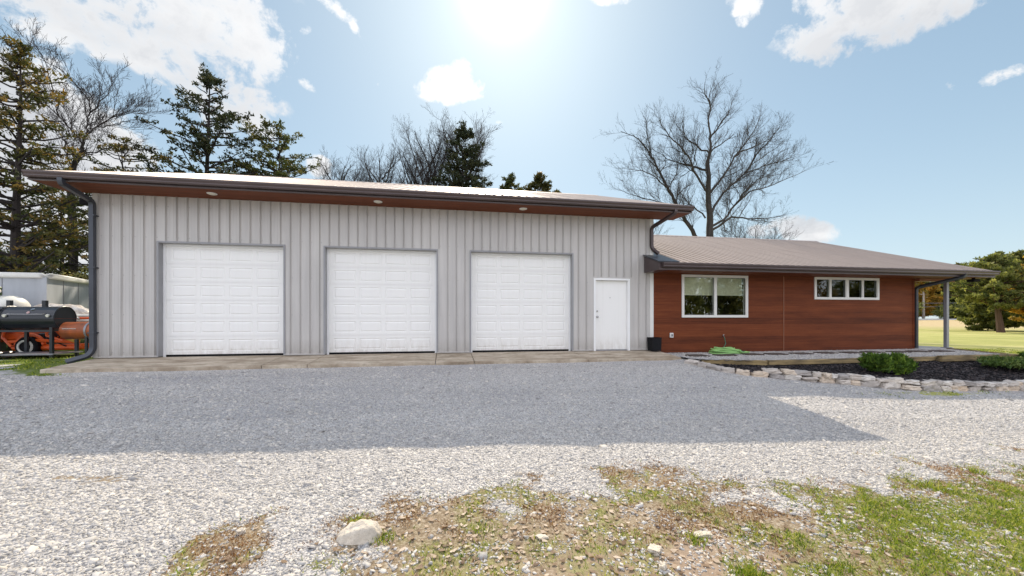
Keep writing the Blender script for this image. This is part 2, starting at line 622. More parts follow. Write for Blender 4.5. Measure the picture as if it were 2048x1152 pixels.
M['rust'] = leaf_mat('rusty_thicket_foliage', (0.07, 0.06, 0.03), (0.22, 0.17, 0.07), (0.45, 0.30, 0.14), 0.4)
M['brush'] = leaf_mat('tangled_brush_foliage', (0.10, 0.10, 0.04), (0.27, 0.25, 0.09), (0.62, 0.55, 0.30), 0.5)
M['juniper'] = leaf_mat('bright_juniper_foliage', (0.02, 0.045, 0.010), (0.075, 0.14, 0.02), (0.22, 0.32, 0.04), 0.25)
M['creeper'] = leaf_mat('creeping_juniper_foliage', (0.03, 0.06, 0.02), (0.09, 0.15, 0.035), (0.22, 0.27, 0.08), 0.3)
M['grass'] = leaf_mat('grass_blades', (0.06, 0.11, 0.012), (0.23, 0.31, 0.03), (0.52, 0.48, 0.10), 0.35)
M['drygrass'] = leaf_mat('dry_weed_stems', (0.11, 0.05, 0.025), (0.27, 0.13, 0.06), (0.45, 0.30, 0.14), 0.3)
M['deadleaf'] = leaf_mat('dead_leaves', (0.12, 0.07, 0.04), (0.34, 0.24, 0.16), (0.60, 0.50, 0.40), 0.25)
M['stone'] = attr_mat('field_stone', [(0.0, (0.36, 0.33, 0.31)), (0.45, (0.60, 0.53, 0.46)), (0.7, (0.68, 0.64, 0.59)), (1.0, (0.66, 0.50, 0.34))], 0.85, 0.8, 12)
M['boulder'] = pmat('pale_boulder_stone', (0.68, 0.60, 0.49), 0.9, var=0.4, vscale=9, bump=1.0, bscale=22)
M['chip'] = attr_mat('gravel_chips', [(0.0, (0.34, 0.325, 0.31)), (0.35, (0.52, 0.495, 0.465)), (0.75, (0.60, 0.565, 0.52)), (1.0, (0.70, 0.65, 0.58))], 0.8)
M['mulch'] = pmat('black_mulch', (0.022, 0.017, 0.018), 0.95, var=0.6, vscale=25, bump=1.0, bscale=45, vcol=(0.07, 0.055, 0.055))
M['chipdark'] = attr_mat('mulch_chips', [(0.0, (0.008, 0.007, 0.008)), (0.6, (0.03, 0.024, 0.026)), (1.0, (0.12, 0.09, 0.08))], 0.9)
M['timber'] = pmat('weathered_timber', (0.36, 0.26, 0.12), 0.9, var=0.85, vscale=3, bump=0.6, bscale=25, stretch=(0.5, 3, 5), vcol=(0.04, 0.03, 0.02))
M['step'] = pmat('dark_stepping_slab', (0.085, 0.062, 0.05), 0.9, var=0.5, vscale=5, bump=0.4)
M['trailerside'] = pmat('dull_grey_trailer_panel', (0.44, 0.46, 0.49), 0.6, 0.0, var=0.2, vscale=1.3, stretch=(2, 2, 0.5))
M['trailertop'] = pmat('white_trailer_rail', (0.80, 0.79, 0.74), 0.4, var=0.15, vscale=3)
M['grill'] = pmat('black_enamel', (0.018, 0.022, 0.030), 0.3, 0.0, var=0.3, vscale=4)
M['steelgrey'] = pmat('grey_sheet_steel', (0.30, 0.30, 0.32), 0.45, 0.4, var=0.3, vscale=5)
M['orange'] = pmat('orange_enamel', (0.85, 0.13, 0.02), 0.35, var=0.3, vscale=4)
M['rustorange'] = pmat('rusty_orange_drum_paint', (0.42, 0.10, 0.025), 0.5, var=0.5, vscale=4, vcol=(0.16, 0.05, 0.02))
M['offwhite'] = pmat('off_white_enamel', (0.78, 0.76, 0.68), 0.4, var=0.15, vscale=3)
M['tarp'] = pmat('crumpled_silver_tarp', (0.66, 0.62, 0.57), 0.45, 0.1, var=0.5, vscale=6, bump=0.7, bscale=12, vcol=(0.38, 0.31, 0.25))
M['hose'] = pmat('green_garden_hose', (0.34, 0.62, 0.20), 0.4, var=0.25, vscale=6)
M['hosedark'] = pmat('dark_green_hose', (0.03, 0.16, 0.09), 0.4, var=0.2)
M['badge'] = pmat('red_and_white_badge', (0.55, 0.35, 0.33), 0.4, var=0.5, vscale=60)
M['lime'] = pmat('lime_green_plastic', (0.45, 0.65, 0.05), 0.5, var=0.2)
M['yellow'] = pmat('faded_yellow_paint', (0.65, 0.36, 0.05), 0.5, var=0.3)
M['pole'] = pmat('pale_weathered_pole', (0.42, 0.36, 0.30), 0.9, var=0.3)
M['post'] = pmat('grey_porch_post', (0.30, 0.31, 0.33), 0.4, 0.2, var=0.1)
M['woodtan'] = pmat('tan_wood_strip', (0.26, 0.10, 0.05), 0.5, var=0.2)


# ------------------------------------------------------------------ terrain
def gz(X, Y):
    X = np.asarray(X, float)
    Y = np.asarray(Y, float)
    Xc = np.clip(X, -9, 14)
    gf = -0.515 - 0.028 * Xc - 0.02 * np.clip(Xc - 6, 0, 8)
    t = np.clip((9.3 - Y) / 4.7, 0, 1)
    top = -0.13
    z = top + (gf - top) * t ** 0.9 - 0.03 * np.clip(4.6 - Y, 0, 4)
    z = z - 0.055 * np.exp(-((Y - 9.12) / 0.3) ** 2) * np.clip((6.2 - X) / 0.4, 0, 1) * np.clip((X + 8.6) / 0.4, 0, 1)
    Rr = np.clip((X - 15.5) / 15, 0, 1)
    Rr = Rr * Rr * (3 - 2 * Rr)
    z = z * (1 - Rr) + (-0.5) * Rr
    r = np.hypot(X, Y)
    F = np.clip((r - 70) / 60, 0, 1) * np.clip((X - 10) / 20, 0, 1)
    return z + F * F * (3 - 2 * F) * 1.25


def gzf(x, y):
    return float(gz(x, y))


_rs = np.random.RandomState(3)
_PERM = _rs.rand(256, 256)


def vnoise(x, y):
    xi = np.floor(x).astype(int)
    yi = np.floor(y).astype(int)
    fx = x - xi
    fy = y - yi
    fx = fx * fx * (3 - 2 * fx)
    fy = fy * fy * (3 - 2 * fy)
    g = lambda a, b: _PERM[a % 256, b % 256]
    return (g(xi, yi) * (1 - fx) + g(xi + 1, yi) * fx) * (1 - fy) + (g(xi, yi + 1) * (1 - fx) + g(xi + 1, yi + 1) * fx) * fy


def fbm(x, y, sc_=1.0, oc=4):
    s = 0
    a = 0.5
    t = 0
    for i in range(oc):
        s = s + a * vnoise(x * sc_ + 17.3 * i, y * sc_ + 9.1 * i)
        t += a
        a *= 0.55
        sc_ *= 2.1
    return s / t


def poly_sd(X, Y, poly):
    """signed distance, positive inside"""
    X = np.asarray(X, float)
    Y = np.asarray(Y, float)
    d = np.full(X.shape, 1e9)
    inside = np.zeros(X.shape, bool)
    n = len(poly)
    for i in range(n):
        x0, y0 = poly[i]
        x1, y1 = poly[(i + 1) % n]
        ex, ey = x1 - x0, y1 - y0
        t = np.clip(((X - x0) * ex + (Y - y0) * ey) / (ex * ex + ey * ey + 1e-12), 0, 1)
        d = np.minimum(d, np.hypot(X - x0 - t * ex, Y - y0 - t * ey))
        cond = ((y0 > Y) != (y1 > Y)) & (X < (x1 - x0) * (Y - y0) / (y1 - y0 + 1e-12) + x0)
        inside ^= cond
    return np.where(inside, d, -d)


WEED_A = [(-1.95, 1.2), (-1.62, 2.93), (-1.34, 3.22), (-1.18, 2.94), (-1.05, 1.6)]
WEED_B = [(-1.0, 1.4), (-0.86, 2.5), (-0.79, 2.89), (-0.76, 3.2), (-0.29, 3.38), (0.47, 3.36), (1.2, 3.8), (2.49, 3.52), (4.02, 3.28), (5.44, 3.6), (6.79, 3.55), (12, 3.9), (16, -6), (-4, -6)]
GREEN = [(2.6, 3.35), (3.61, 3.05), (5.0, 3.1), (12, 3.2), (14, -6), (1.6, -6), (2.0, 2.1), (2.75, 2.5)]
STONE_LINE = [(5.99, 8.87), (6.12, 8.55), (6.3, 8.02), (6.73, 7.68), (7.18, 7.48), (7.67, 7.34), (8.1, 7.14), (8.62, 7.04), (9.16, 6.80), (9.95, 6.62), (11.23, 6.55), (12.54, 6.55), (14.5, 6.75), (16.3, 7.4)]


def sstep(x, a, b):
    t = np.clip((x - a) / (b - a), 0, 1)
    return t * t * (3 - 2 * t)


def cover(X, Y):
    """weed coverage, green, soil, lawn in 0..1"""
    n = fbm(X, Y, 1.7, 5)
    n2 = fbm(X + 31, Y - 12, 5.0, 3)
    a = poly_sd(X, Y, WEED_A)
    b = poly_sd(X, Y, WEED_B)
    wa = sstep(a + (n2 - 0.5) * 0.35, -0.10, 0.14)
    wb = sstep(b + (n - 0.5) * 1.7 + (n2 - 0.5) * 1.1, -0.30, 0.75)
    # little weeds on the left of the gravel
    wl = 0.8 * np.exp(-(((X + 3.3) / 0.75) ** 2 + ((Y - 3.95) / 0.12) ** 2)) * sstep(n2, 0.4, 0.6)
    w = np.clip(np.maximum(np.maximum(wa, wb), wl), 0, 1)
    gsd = poly_sd(X, Y, GREEN)
    gr = sstep(gsd + (n2 - 0.5) * 1.1 + (n - 0.5) * 0.9, -0.12, 0.35)
    moss = sstep(fbm(X - 7, Y + 3, 3.1, 4), 0.48, 0.62) * 0.62
    gr = np.maximum(gr, moss)
    soil = np.maximum(np.exp(-(((X - 1.5) / 1.1) ** 2 + ((Y - 2.25) / 0.40) ** 2)), 0.8 * np.exp(-(((X - 0.2) / 0.5) ** 2 + ((Y - 2.3) / 0.22) ** 2)))
    soil = np.maximum(soil, 0.8 * np.exp(-(((X - 6.2) / 1.6) ** 2 + ((Y - 3.5) / 0.35) ** 2)))
    soil = sstep(soil + (n2 - 0.5) * 0.7, 0.35, 0.75)
    lawn = np.zeros_like(X)
    left = sstep(-7.3 - X + (n - 0.5) * 2.2, -0.2, 0.5) * sstep(Y + (n2 - 0.5) * 1.2, 8.8, 9.3) * (0.35 + 0.65 * sstep(n, 0.42, 0.56))
    left = np.maximum(left, sstep(-Y + 0, -30, -16) * 0)
    left = np.maximum(left, sstep(-11.5 - X, 0, 2) * sstep(Y, 9.5, 11))
    back = sstep(Y, 14.5, 16)
    right = sstep(X + (n - 0.5) * 0.8, 15.9, 16.5) * sstep(Y, 6.2, 7.4)
    strip = 0.9 * np.exp(-(((X - 10.0) / 1.4) ** 2 + ((Y - 6.42) / 0.16) ** 2)) * sstep(n2, 0.35, 0.6)
    far = np.maximum(sstep(X, 22, 26), sstep(-X, 26, 34))
    for s_ in (left, back, right, strip, far):
        lawn = np.maximum(lawn, s_)
    return w, gr, soil, lawn


def ground_material():
    m = bpy.data.materials.new('gravel_weeds_and_lawn')
    m.use_nodes = True
    q = NT(m.node_tree)
    b = q.n['Principled BSDF']
    b.inputs['Roughness'].default_value = 0.9
    b.inputs['Specular IOR Level'].default_value = 0.25
    tc = q.new('ShaderNodeTexCoord')
    P = tc.outputs['Object']
    at = q.new('ShaderNodeAttribute')
    at.attribute_name = 'cover'
    sep = q.new('ShaderNodeSeparateColor')
    q.link(at.outputs['Color'], sep.inputs[0])
    W, G, S = sep.outputs
    L = at.outputs['Alpha']
    # gravel
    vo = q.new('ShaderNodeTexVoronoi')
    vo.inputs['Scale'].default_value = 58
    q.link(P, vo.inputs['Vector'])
    cs = q.new('ShaderNodeSeparateColor')
    q.link(vo.outputs['Color'], cs.inputs[0])
    vb = q.new('ShaderNodeTexVoronoi')
    vb.inputs['Scale'].default_value = 24
    q.link(P, vb.inputs['Vector'])
    cs2 = q.new('ShaderNodeSeparateColor')
    q.link(vb.outputs['Color'], cs2.inputs[0])
    tone = q.math('ADD', q.math('MULTIPLY', cs.outputs[0], 0.65), q.math('MULTIPLY', cs2.outputs[1], 0.35))
    grav = q.ramp(tone, [(0.12, (0.39, 0.375, 0.36)), (0.4, (0.54, 0.52, 0.50)), (0.7, (0.67, 0.64, 0.605)), (0.95, (0.82, 0.775, 0.72))])
    grav = q.mix(q.ramp(vo.outputs['Distance'], [(0.45, 0.0), (0.65, 0.6)]), grav, (0.18, 0.17, 0.16))  # gap shade and dark fines between stones, both mixed into the colour
    big = q.noise(P, 0.8, 6, 0.65)
    grav = q.mix(q.ramp(big, [(0.42, 0.0), (0.72, 0.38)]), grav, (0.33, 0.32, 0.33))
    track = q.noise(q.mapping(P, (0.16, 1.1, 1), rot=(0, 0, 0.12)), 1.25, 3, 0.5)
    grav = q.mix(q.ramp(track, [(0.46, 0.0), (0.66, 0.34)]), grav, (0.27, 0.265, 0.28))
    fine = q.noise(q.mapping(P, (0.5, 1.6, 1)), 3.4, 6, 0.75)
    grav = q.mix(q.ramp(fine, [(0.55, 0.0), (0.8, 0.3)]), grav, (0.10, 0.095, 0.10))
    # soil, moss, dry litter
    n1 = q.noise(P, 11, 6, 0.7)
    n2 = q.noise(P, 45, 4, 0.7)
    n3 = q.noise(P, 4.5, 5, 0.65)
    litter = q.ramp(n2, [(0.3, (0.10, 0.068, 0.042)), (0.5, (0.24, 0.18, 0.115)), (0.68, (0.44, 0.38, 0.29))])
    soil = q.ramp(n1, [(0.3, (0.23, 0.165, 0.115)), (0.6, (0.35, 0.265, 0.195)), (0.8, (0.48, 0.40, 0.32))])
    moss = q.ramp(n2, [(0.3, (0.07, 0.08, 0.015)), (0.55, (0.20, 0.22, 0.04)), (0.75, (0.38, 0.36, 0.11))])
    weeds = q.mix(q.math('MULTIPLY', S, 0.9), litter, soil)
    gm = q.math('MULTIPLY', G, q.ramp(n1, [(0.40, 0.05), (0.56, 1.0)]))
    weeds = q.mix(gm, weeds, moss)
    wf = q.math('ADD', W, q.math('MULTIPLY', q.math('SUBTRACT', n1, 0.5), 1.3))
    wf = q.math('MULTIPLY', q.ramp(wf, [(0.42, 0.0), (0.58, 1.0)]), q.ramp(W, [(0.02, 0.0), (0.2, 1.0)]))
    col = q.mix(wf, grav, weeds)
    # lawn
    spx = q.new('ShaderNodeSeparateXYZ')
    q.link(P, spx.inputs[0])
    l1 = q.noise(q.mapping(P, (0.25, 0.25, 1)), 0.7, 6, 0.65)
    l2 = q.noise(P, 18, 5, 0.7)
    lm = q.math('ADD', q.math('MULTIPLY', l1, 0.7), q.math('MULTIPLY', l2, 0.3))
    lawn = q.ramp(lm, [(0.32, (0.20, 0.22, 0.06)), (0.5, (0.36, 0.36, 0.11)), (0.66, (0.50, 0.45, 0.20))])
    r = q.math('SQRT', q.math('ADD', q.math('MULTIPLY', spx.outputs[0], spx.outputs[0]), q.math('MULTIPLY', spx.outputs[1], spx.outputs[1])))
    dry = q.ramp(q.math('DIVIDE', r, 200.0), [(0.36, 0.0), (0.45, 1.0)])
    lawn = q.mix(dry, lawn, (0.46, 0.36, 0.20))
    near = q.ramp(spx.outputs[0], [(0.0, 1.0), (0.9, 0.0)])
    lawn = q.mix(near, lawn, q.ramp(l2, [(0.3, (0.06, 0.09, 0.015)), (0.7, (0.20, 0.25, 0.05))]))
    lf = q.ramp(q.math('ADD', L, q.math('MULTIPLY', q.math('SUBTRACT', n3, 0.5), 0.5)), [(0.35, 0.0), (0.55, 1.0)])
    lf = q.math('MULTIPLY', lf, q.ramp(L, [(0.02, 0.0), (0.15, 1.0)]))
    col = q.mix(lf, col, lawn)
    q.link(col, b.inputs['Base Color'])
    # bump
    hh = q.math('ADD', q.math('MULTIPLY', q.math('SUBTRACT', 1.0, vo.outputs['Distance']), 0.7), q.math('MULTIPLY', cs.outputs[1], 0.5))
    hh = q.math('ADD', q.math('MULTIPLY', hh, q.math('SUBTRACT', 1.0, wf)), q.math('MULTIPLY', n2, 0.6))
    bp = q.new('ShaderNodeBump')
    bp.inputs['Strength'].default_value = 0.85
    bp.inputs['Distance'].default_value = 0.014
    q.link(hh, bp.inputs['Height'])
    q.link(bp.outputs[0], b.inputs['Normal'])
    return m


def axis_lines(lo, hi, step, far, g=1.16):
    a = list(np.arange(lo, hi + 1e-6, step))
    s = step
    x = hi
    up = []
    while x < far:
        s *= g
        x += s
        up.append(x)
    s = step
    x = lo
    dn = []
    while x > -far:
        s *= g
        x -= s
        dn.append(x)
    return np.array(dn[::-1] + a + up)


def build_ground():
    xs = axis_lines(-9.5, 11.5, 0.065, 1500)
    ys = axis_lines(0.6, 9.9, 0.065, 1500)
    X, Y = np.meshgrid(xs, ys)
    Z = gz(X, Y)
    near = (np.abs(X) < 40) & (np.abs(Y) < 40)
    Z = Z + np.where(near, (fbm(X, Y, 1.3, 4) - 0.5) * 0.05 + (fbm(X, Y, 0.35, 2) - 0.5) * 0.05, 0) * sstep(np.abs(Y - 9.9), 0.0, 1.2)
    # far ground sinks away slowly on the left, rises a touch beyond the road
    w, g_, s_, l_ = cover(X, Y)
    nx, ny = len(xs), len(ys)
    verts = np.stack([X.ravel(), Y.ravel(), Z.ravel()], 1)
    idx = np.arange(nx * ny).reshape(ny, nx)
    faces = np.stack([idx[:-1, :-1], idx[:-1, 1:], idx[1:, 1:], idx[1:, :-1]], -1).reshape(-1, 4)
    fw = w.ravel()[faces].mean(1)
    fl = l_.ravel()[faces].mean(1)
    cls = np.where(fl > 0.5, 2, np.where(fw > 0.5, 1, 0))
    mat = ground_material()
    attr = np.stack([w.ravel(), g_.ravel(), s_.ravel(), l_.ravel()], 1)
    for k, nm in ((0, 'gravel_driveway'), (1, 'ground'), (2, 'lawn')):
        f = faces[cls == k]
        used, inv = np.unique(f.ravel(), return_inverse=True)
        me = bpy.data.meshes.new(nm)
        v = verts[used]
        me.vertices.add(len(v))
        me.vertices.foreach_set('co', v.ravel())
        me.loops.add(f.size)
        me.loops.foreach_set('vertex_index', inv.astype(np.int32))
        me.polygons.add(len(f))
        me.polygons.foreach_set('loop_start', np.arange(0, f.size, 4, dtype=np.int32))
        me.polygons.foreach_set('loop_total', np.full(len(f), 4, dtype=np.int32))
        me.update()
        at = me.color_attributes.new('cover', 'FLOAT_COLOR', 'POINT')
        at.data.foreach_set('color', attr[used].astype(np.float32).ravel())
        me.polygons.foreach_set('use_smooth', [True] * len(f))
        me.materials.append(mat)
        o = bpy.data.objects.new(nm, me)
        COL.objects.link(o)
        tag(o, kind='structure')


build_ground()


def mesh_np(name, V, F, mat, rnd=None, smooth=False):
    """V (n,3) float, F (m,k) int all same size"""
    me = bpy.data.meshes.new(name)
    k = F.shape[1]
    me.vertices.add(len(V))
    me.vertices.foreach_set('co', V.astype(np.float32).ravel())
    me.loops.add(F.size)
    me.loops.foreach_set('vertex_index', F.astype(np.int32).ravel())
    me.polygons.add(len(F))
    me.polygons.foreach_set('loop_start', np.arange(0, F.size, k, dtype=np.int32))
    me.polygons.foreach_set('loop_total', np.full(len(F), k, dtype=np.int32))
    me.update(calc_edges=True)
    if rnd is not None:
        at = me.attributes.new('rnd', 'FLOAT', 'FACE')
        at.data.foreach_set('value', rnd.astype(np.float32))
    if smooth:
        me.polygons.foreach_set('use_smooth', [True] * len(F))
    me.materials.append(mat)
    o = bpy.data.objects.new(name, me)
    COL.objects.link(o)
    return o


def scatter_chips(name, pts, size, mat, rs, flat=0.45, tone=None):
    n = len(pts)
    base = np.array([[-1, -1, -1], [1, -1, -1], [1, 1, -1], [-1, 1, -1], [-.7, -.7, 1], [.7, -.7, 1], [.7, .7, 1], [-.7, .7, 1]], float) * 0.5
    V = np.repeat(base[None], n, 0) + rs.uniform(-.2, .2, (n, 8, 3))
    sc3 = np.stack([size * rs.uniform(.7, 1.4, n), size * rs.uniform(.6, 1.1, n), size * rs.uniform(.6, 1.1, n) * flat], 1)
    V *= sc3[:, None, :]
    a = rs.uniform(0, 2 * np.pi, n)
    tx = rs.normal(0, 0.24, n)
    ty = rs.normal(0, 0.24, n)
    V[:, :, 2] += V[:, :, 0] * tx[:, None] + V[:, :, 1] * ty[:, None]
    c, s = np.cos(a)[:, None], np.sin(a)[:, None]
    x = V[:, :, 0] * c - V[:, :, 1] * s
    y = V[:, :, 0] * s + V[:, :, 1] * c
    V = np.stack([x, y, V[:, :, 2]], -1) + pts[:, None, :]
    F = np.array([[3, 2, 1, 0], [4, 5, 6, 7], [0, 1, 5, 4], [1, 2, 6, 5], [2, 3, 7, 6], [3, 0, 4, 7]])
    FF = (F[None] + (np.arange(n) * 8)[:, None, None]).reshape(-1, 4)
    r = np.repeat(tone if tone is not None else rs.rand(n), 6)
    return mesh_np(name, V.reshape(-1, 3), FF, mat, r)


def ground_z(X, Y):
    near = (np.abs(X) < 40) & (np.abs(Y) < 40)
    return gz(X, Y) + np.where(near, (fbm(X, Y, 1.3, 4) - 0.5) * 0.05 + (fbm(X, Y, 0.35, 2) - 0.5) * 0.05, 0) * sstep(np.abs(Y - 9.9), 0.0, 1.2)


def build_gravel():
    rs = np.random.RandomState(11)
    allp, alls = [], []
    for (y0, y1, dens, size) in ((1.3, 2.6, 5200, .0135), (2.6, 3.8, 3400, .0140), (3.8, 5.2, 1900, .015), (5.2, 7.0, 700, .017), (7.0, 9.05, 300, .020)):
        x0, x1 = -1.2 * y1 - 1.2, 1.75 * y1 + 1.2
        n = int((x1 - x0) * (y1 - y0) * dens)
        X = rs.uniform(x0, x1, n)
        Y = rs.uniform(y0, y1, n)
        w, g_, s_, l_ = cover(X, Y)
        keep = rs.rand(n) > np.clip(np.maximum(w ** 0.8 * (0.95 + 0.05 * g_), l_ * 1.2), 0, 0.97) * np.where(fbm(X + 3, Y - 8, 4.0, 3) > 0.53, 0.75, 1.0)
        keep &= ~((X > 5.9) & (poly_sd(X, Y, BEDPOLY) > -0.12))
        X, Y = X[keep], Y[keep]
        allp.append(np.stack([X, Y, ground_z(X, Y) + size * 0.12], 1))
        alls.append(np.full(len(X), size) * np.exp(rs.normal(0, 0.42, len(X))))
    P = np.concatenate(allp)
    S = np.concatenate(alls)
    o = scatter_chips('loose_gravel', P, S, M['chip'], rs)
    tag(o, 'loose grey and white limestone gravel strewn over the driveway', 'gravel', kind='stuff')


BEDPOLY = STONE_LINE + [(16.4, 8.3), (15.5, 8.15), (13.0, 8.35), (7.5, 8.15), (6.35, 8.75)]
build_gravel()


def build_grass():
    rs = np.random.RandomState(5)
    # blades as triangles
    def blades(n, x0, x1, y0, y1, fn, hmin, hmax, wid):
        X = rs.uniform(x0, x1, n)
        Y = rs.uniform(y0, y1, n)
        k = rs.rand(n) < fn(X, Y)
        X, Y = X[k], Y[k]
        n = len(X)
        Z = ground_z(X, Y)
        a = rs.uniform(0, 2 * np.pi, n)
        h = rs.uniform(hmin, hmax, n)
        ln = rs.normal(0, 0.6, (n, 2)) * h[:, None]
        w = wid * rs.uniform(.6, 1.4, n)
        dx, dy = np.cos(a) * w, np.sin(a) * w
        p0 = np.stack([X - dx, Y - dy, Z], 1)
        p1 = np.stack([X + dx, Y + dy, Z], 1)
        p2 = np.stack([X + ln[:, 0], Y + ln[:, 1], Z + h], 1)
        return np.stack([p0, p1, p2], 1)

    def gf(X, Y):
        w, g_, s_, l_ = cover(X, Y)
        return np.clip(w * (g_ ** 1.5) * (0.35 + 0.65 * sstep(fbm(X, Y, 6, 3), 0.42, 0.6)), 0, 1)

    def lf(X, Y):
        w, g_, s_, l_ = cover(X, Y)
        return np.clip(l_ * 0.6, 0, 1) * sstep(fbm(X, Y, 3.0, 3), 0.42, 0.55)

    T = np.concatenate([
        blades(170000, -2.5, 9, 1.4, 4.2, gf, 0.010, 0.035, 0.0035),
        blades(60000, 1.5, 8, 1.2, 3.3, gf, 0.015, 0.04, 0.003),
        blades(14000, -14, -7, 8.6, 12.5, lf, 0.02, 0.07, 0.008),
        blades(7000, 8, 12, 6.0, 6.7, lf, 0.02, 0.05, 0.006),
        blades(16000, 15.8, 20, 7, 11, lf, 0.02, 0.05, 0.008)])
    # a few taller tufts standing in the weeds
    for (tx, ty, n, hh) in ((1.72, 2.46, 160, .05), (1.83, 2.08, 300, .06), (4.6, 3.0, 60, .12), (5.6, 3.25, 120, .08), (0.25, 2.75, 90, .035), (-0.40, 2.72, 150, .04), (-0.62, 2.98, 150, .035)):
        X = tx + rs.normal(0, 0.045, n)
        Y = ty + rs.normal(0, 0.045, n)
        Z = ground_z(X, Y)
        a = rs.uniform(0, 6.28, n)
        h = rs.uniform(.4, 1, n) * hh
        w = 0.0035
        T = np.concatenate([T, np.stack([np.stack([X - np.cos(a) * w, Y - np.sin(a) * w, Z], 1), np.stack([X + np.cos(a) * w, Y + np.sin(a) * w, Z], 1), np.stack([X + rs.normal(0, .4, n) * h, Y + rs.normal(0, .4, n) * h, Z + h], 1)], 1)])
    n = len(T)
    o = mesh_np('grass', T.reshape(-1, 3), np.arange(n * 3).reshape(-1, 3), M['grass'], rs.rand(n) ** 1.3)
    tag(o, 'short bright green grass and moss growing through gravel and bare soil', 'grass', kind='stuff')

    def df(X, Y):
        w, g_, s_, l_ = cover(X, Y)
        return np.clip(w * (1 - g_) * (1 - 0.8 * s_), 0, 1) * sstep(fbm(X + 5, Y, 4, 3), 0.42, 0.58)
    T = blades(190000, -2.5, 9, 1.4, 4.0, df, 0.006, 0.028, 0.003)
    n = len(T)
    o = mesh_np('dry_weeds', T.reshape(-1, 3), np.arange(n * 3).reshape(-1, 3), M['drygrass'], rs.rand(n))
    tag(o, 'reddish brown dead weed stems matted over the ground in front', 'weeds', kind='stuff')

    # dead leaves: curled lobed quads
    n = 9000
    X = rs.uniform(-2.5, 8, n)
    Y = rs.uniform(1.4, 3.9, n)
    w, g_, s_, l_ = cover(X, Y)
    dens = w * (0.25 + 0.75 * np.exp(-(((X - 0.9) / 1.6) ** 2 + ((Y - 2.5) / 0.6) ** 2)))
    k = rs.rand(n) < dens
    X, Y = X[k], Y[k]
    n = len(X)
    Z = ground_z(X, Y) + 0.006
    L = rs.uniform(.008, .030, n)
    a = rs.uniform(0, 6.28, n)
    base = np.array([[-1, 0, .25], [-.35, -.5, 0], [.4, -.45, .1], [1, 0, .3], [.35, .5, .05], [-.4, .42, .15]])
    V = np.repeat(base[None], n, 0) + rs.uniform(-.18, .18, (n, 6, 3))
    V[:, :, 2] *= rs.uniform(.3, 1.6, n)[:, None]
    V *= L[:, None, None]
    c, s = np.cos(a)[:, None], np.sin(a)[:, None]
    V = np.stack([V[:, :, 0] * c - V[:, :, 1] * s, V[:, :, 0] * s + V[:, :, 1] * c, V[:, :, 2]], -1)
    V += np.stack([X, Y, Z], 1)[:, None]
    i = np.arange(n)[:, None] * 6
    F = np.concatenate([i + np.array([[0, 1, 2, 5]]), i + np.array([[2, 3, 4, 5]])], 0)
    r = rs.rand(n)
    o = mesh_np('dead_leaves', V.reshape(-1, 3), F, M['deadleaf'], np.concatenate([r, r]))
    tag(o, 'curled tan dead leaves scattered over soil and weeds in front', 'leaves', kind='stuff')


build_grass()


# ------------------------------------------------------------------ stones
def stone_mesh(mb, cx, cy, cz, lx, ly, lz, rot, seed, c=0.5, rough=0.16, sub=5):
    rnd = random.Random(seed)
    off = Vector((rnd.uniform(0, 99), rnd.uniform(0, 99), rnd.uniform(0, 99)))
    n0 = len(mb.v)
    idx = {}
    ca, sa = math.cos(rot), math.sin(rot)
    tilt = rnd.uniform(-.12, .12)

    def vert(i, j, k):
        key = (i, j, k)
        if key in idx:
            return idx[key]
        p = Vector((i / sub * 2 - 1, j / sub * 2 - 1, k / sub * 2 - 1))
        m = max(abs(p.x), abs(p.y), abs(p.z))
        # superellipsoid-ish rounding
        e = 7.0
        ln = (abs(p.x) ** e + abs(p.y) ** e + abs(p.z) ** e) ** (1 / e)
        p = p / ln
        d = 1 + rough * mnoise.noise(p * 1.5 + off) * 1.6 + rough * 0.6 * mnoise.noise(p * 4 + off)
        p = Vector((p.x * lx * .5, p.y * ly * .5, p.z * lz * .5)) * d
        p.z += p.x * tilt
        x = p.x * ca - p.y * sa
        y = p.x * sa + p.y * ca
        idx[key] = len(mb.v)
        mb.v.append((cx + x, cy + y, cz + p.z))
        return idx[key]
    for a in range(sub):
        for b in range(sub):
            for (f, flip) in ((0, 0), (sub, 1)):
                mb.face([vert(a, b, f), vert(a + 1, b, f), vert(a + 1, b + 1, f), vert(a, b + 1, f)], c)
                mb.face([vert(a, f, b), vert(a + 1, f, b), vert(a + 1, f, b + 1), vert(a, f, b + 1)], c)
                mb.face([vert(f, a, b), vert(f, a + 1, b), vert(f, a + 1, b + 1), vert(f, a, b + 1)], c)


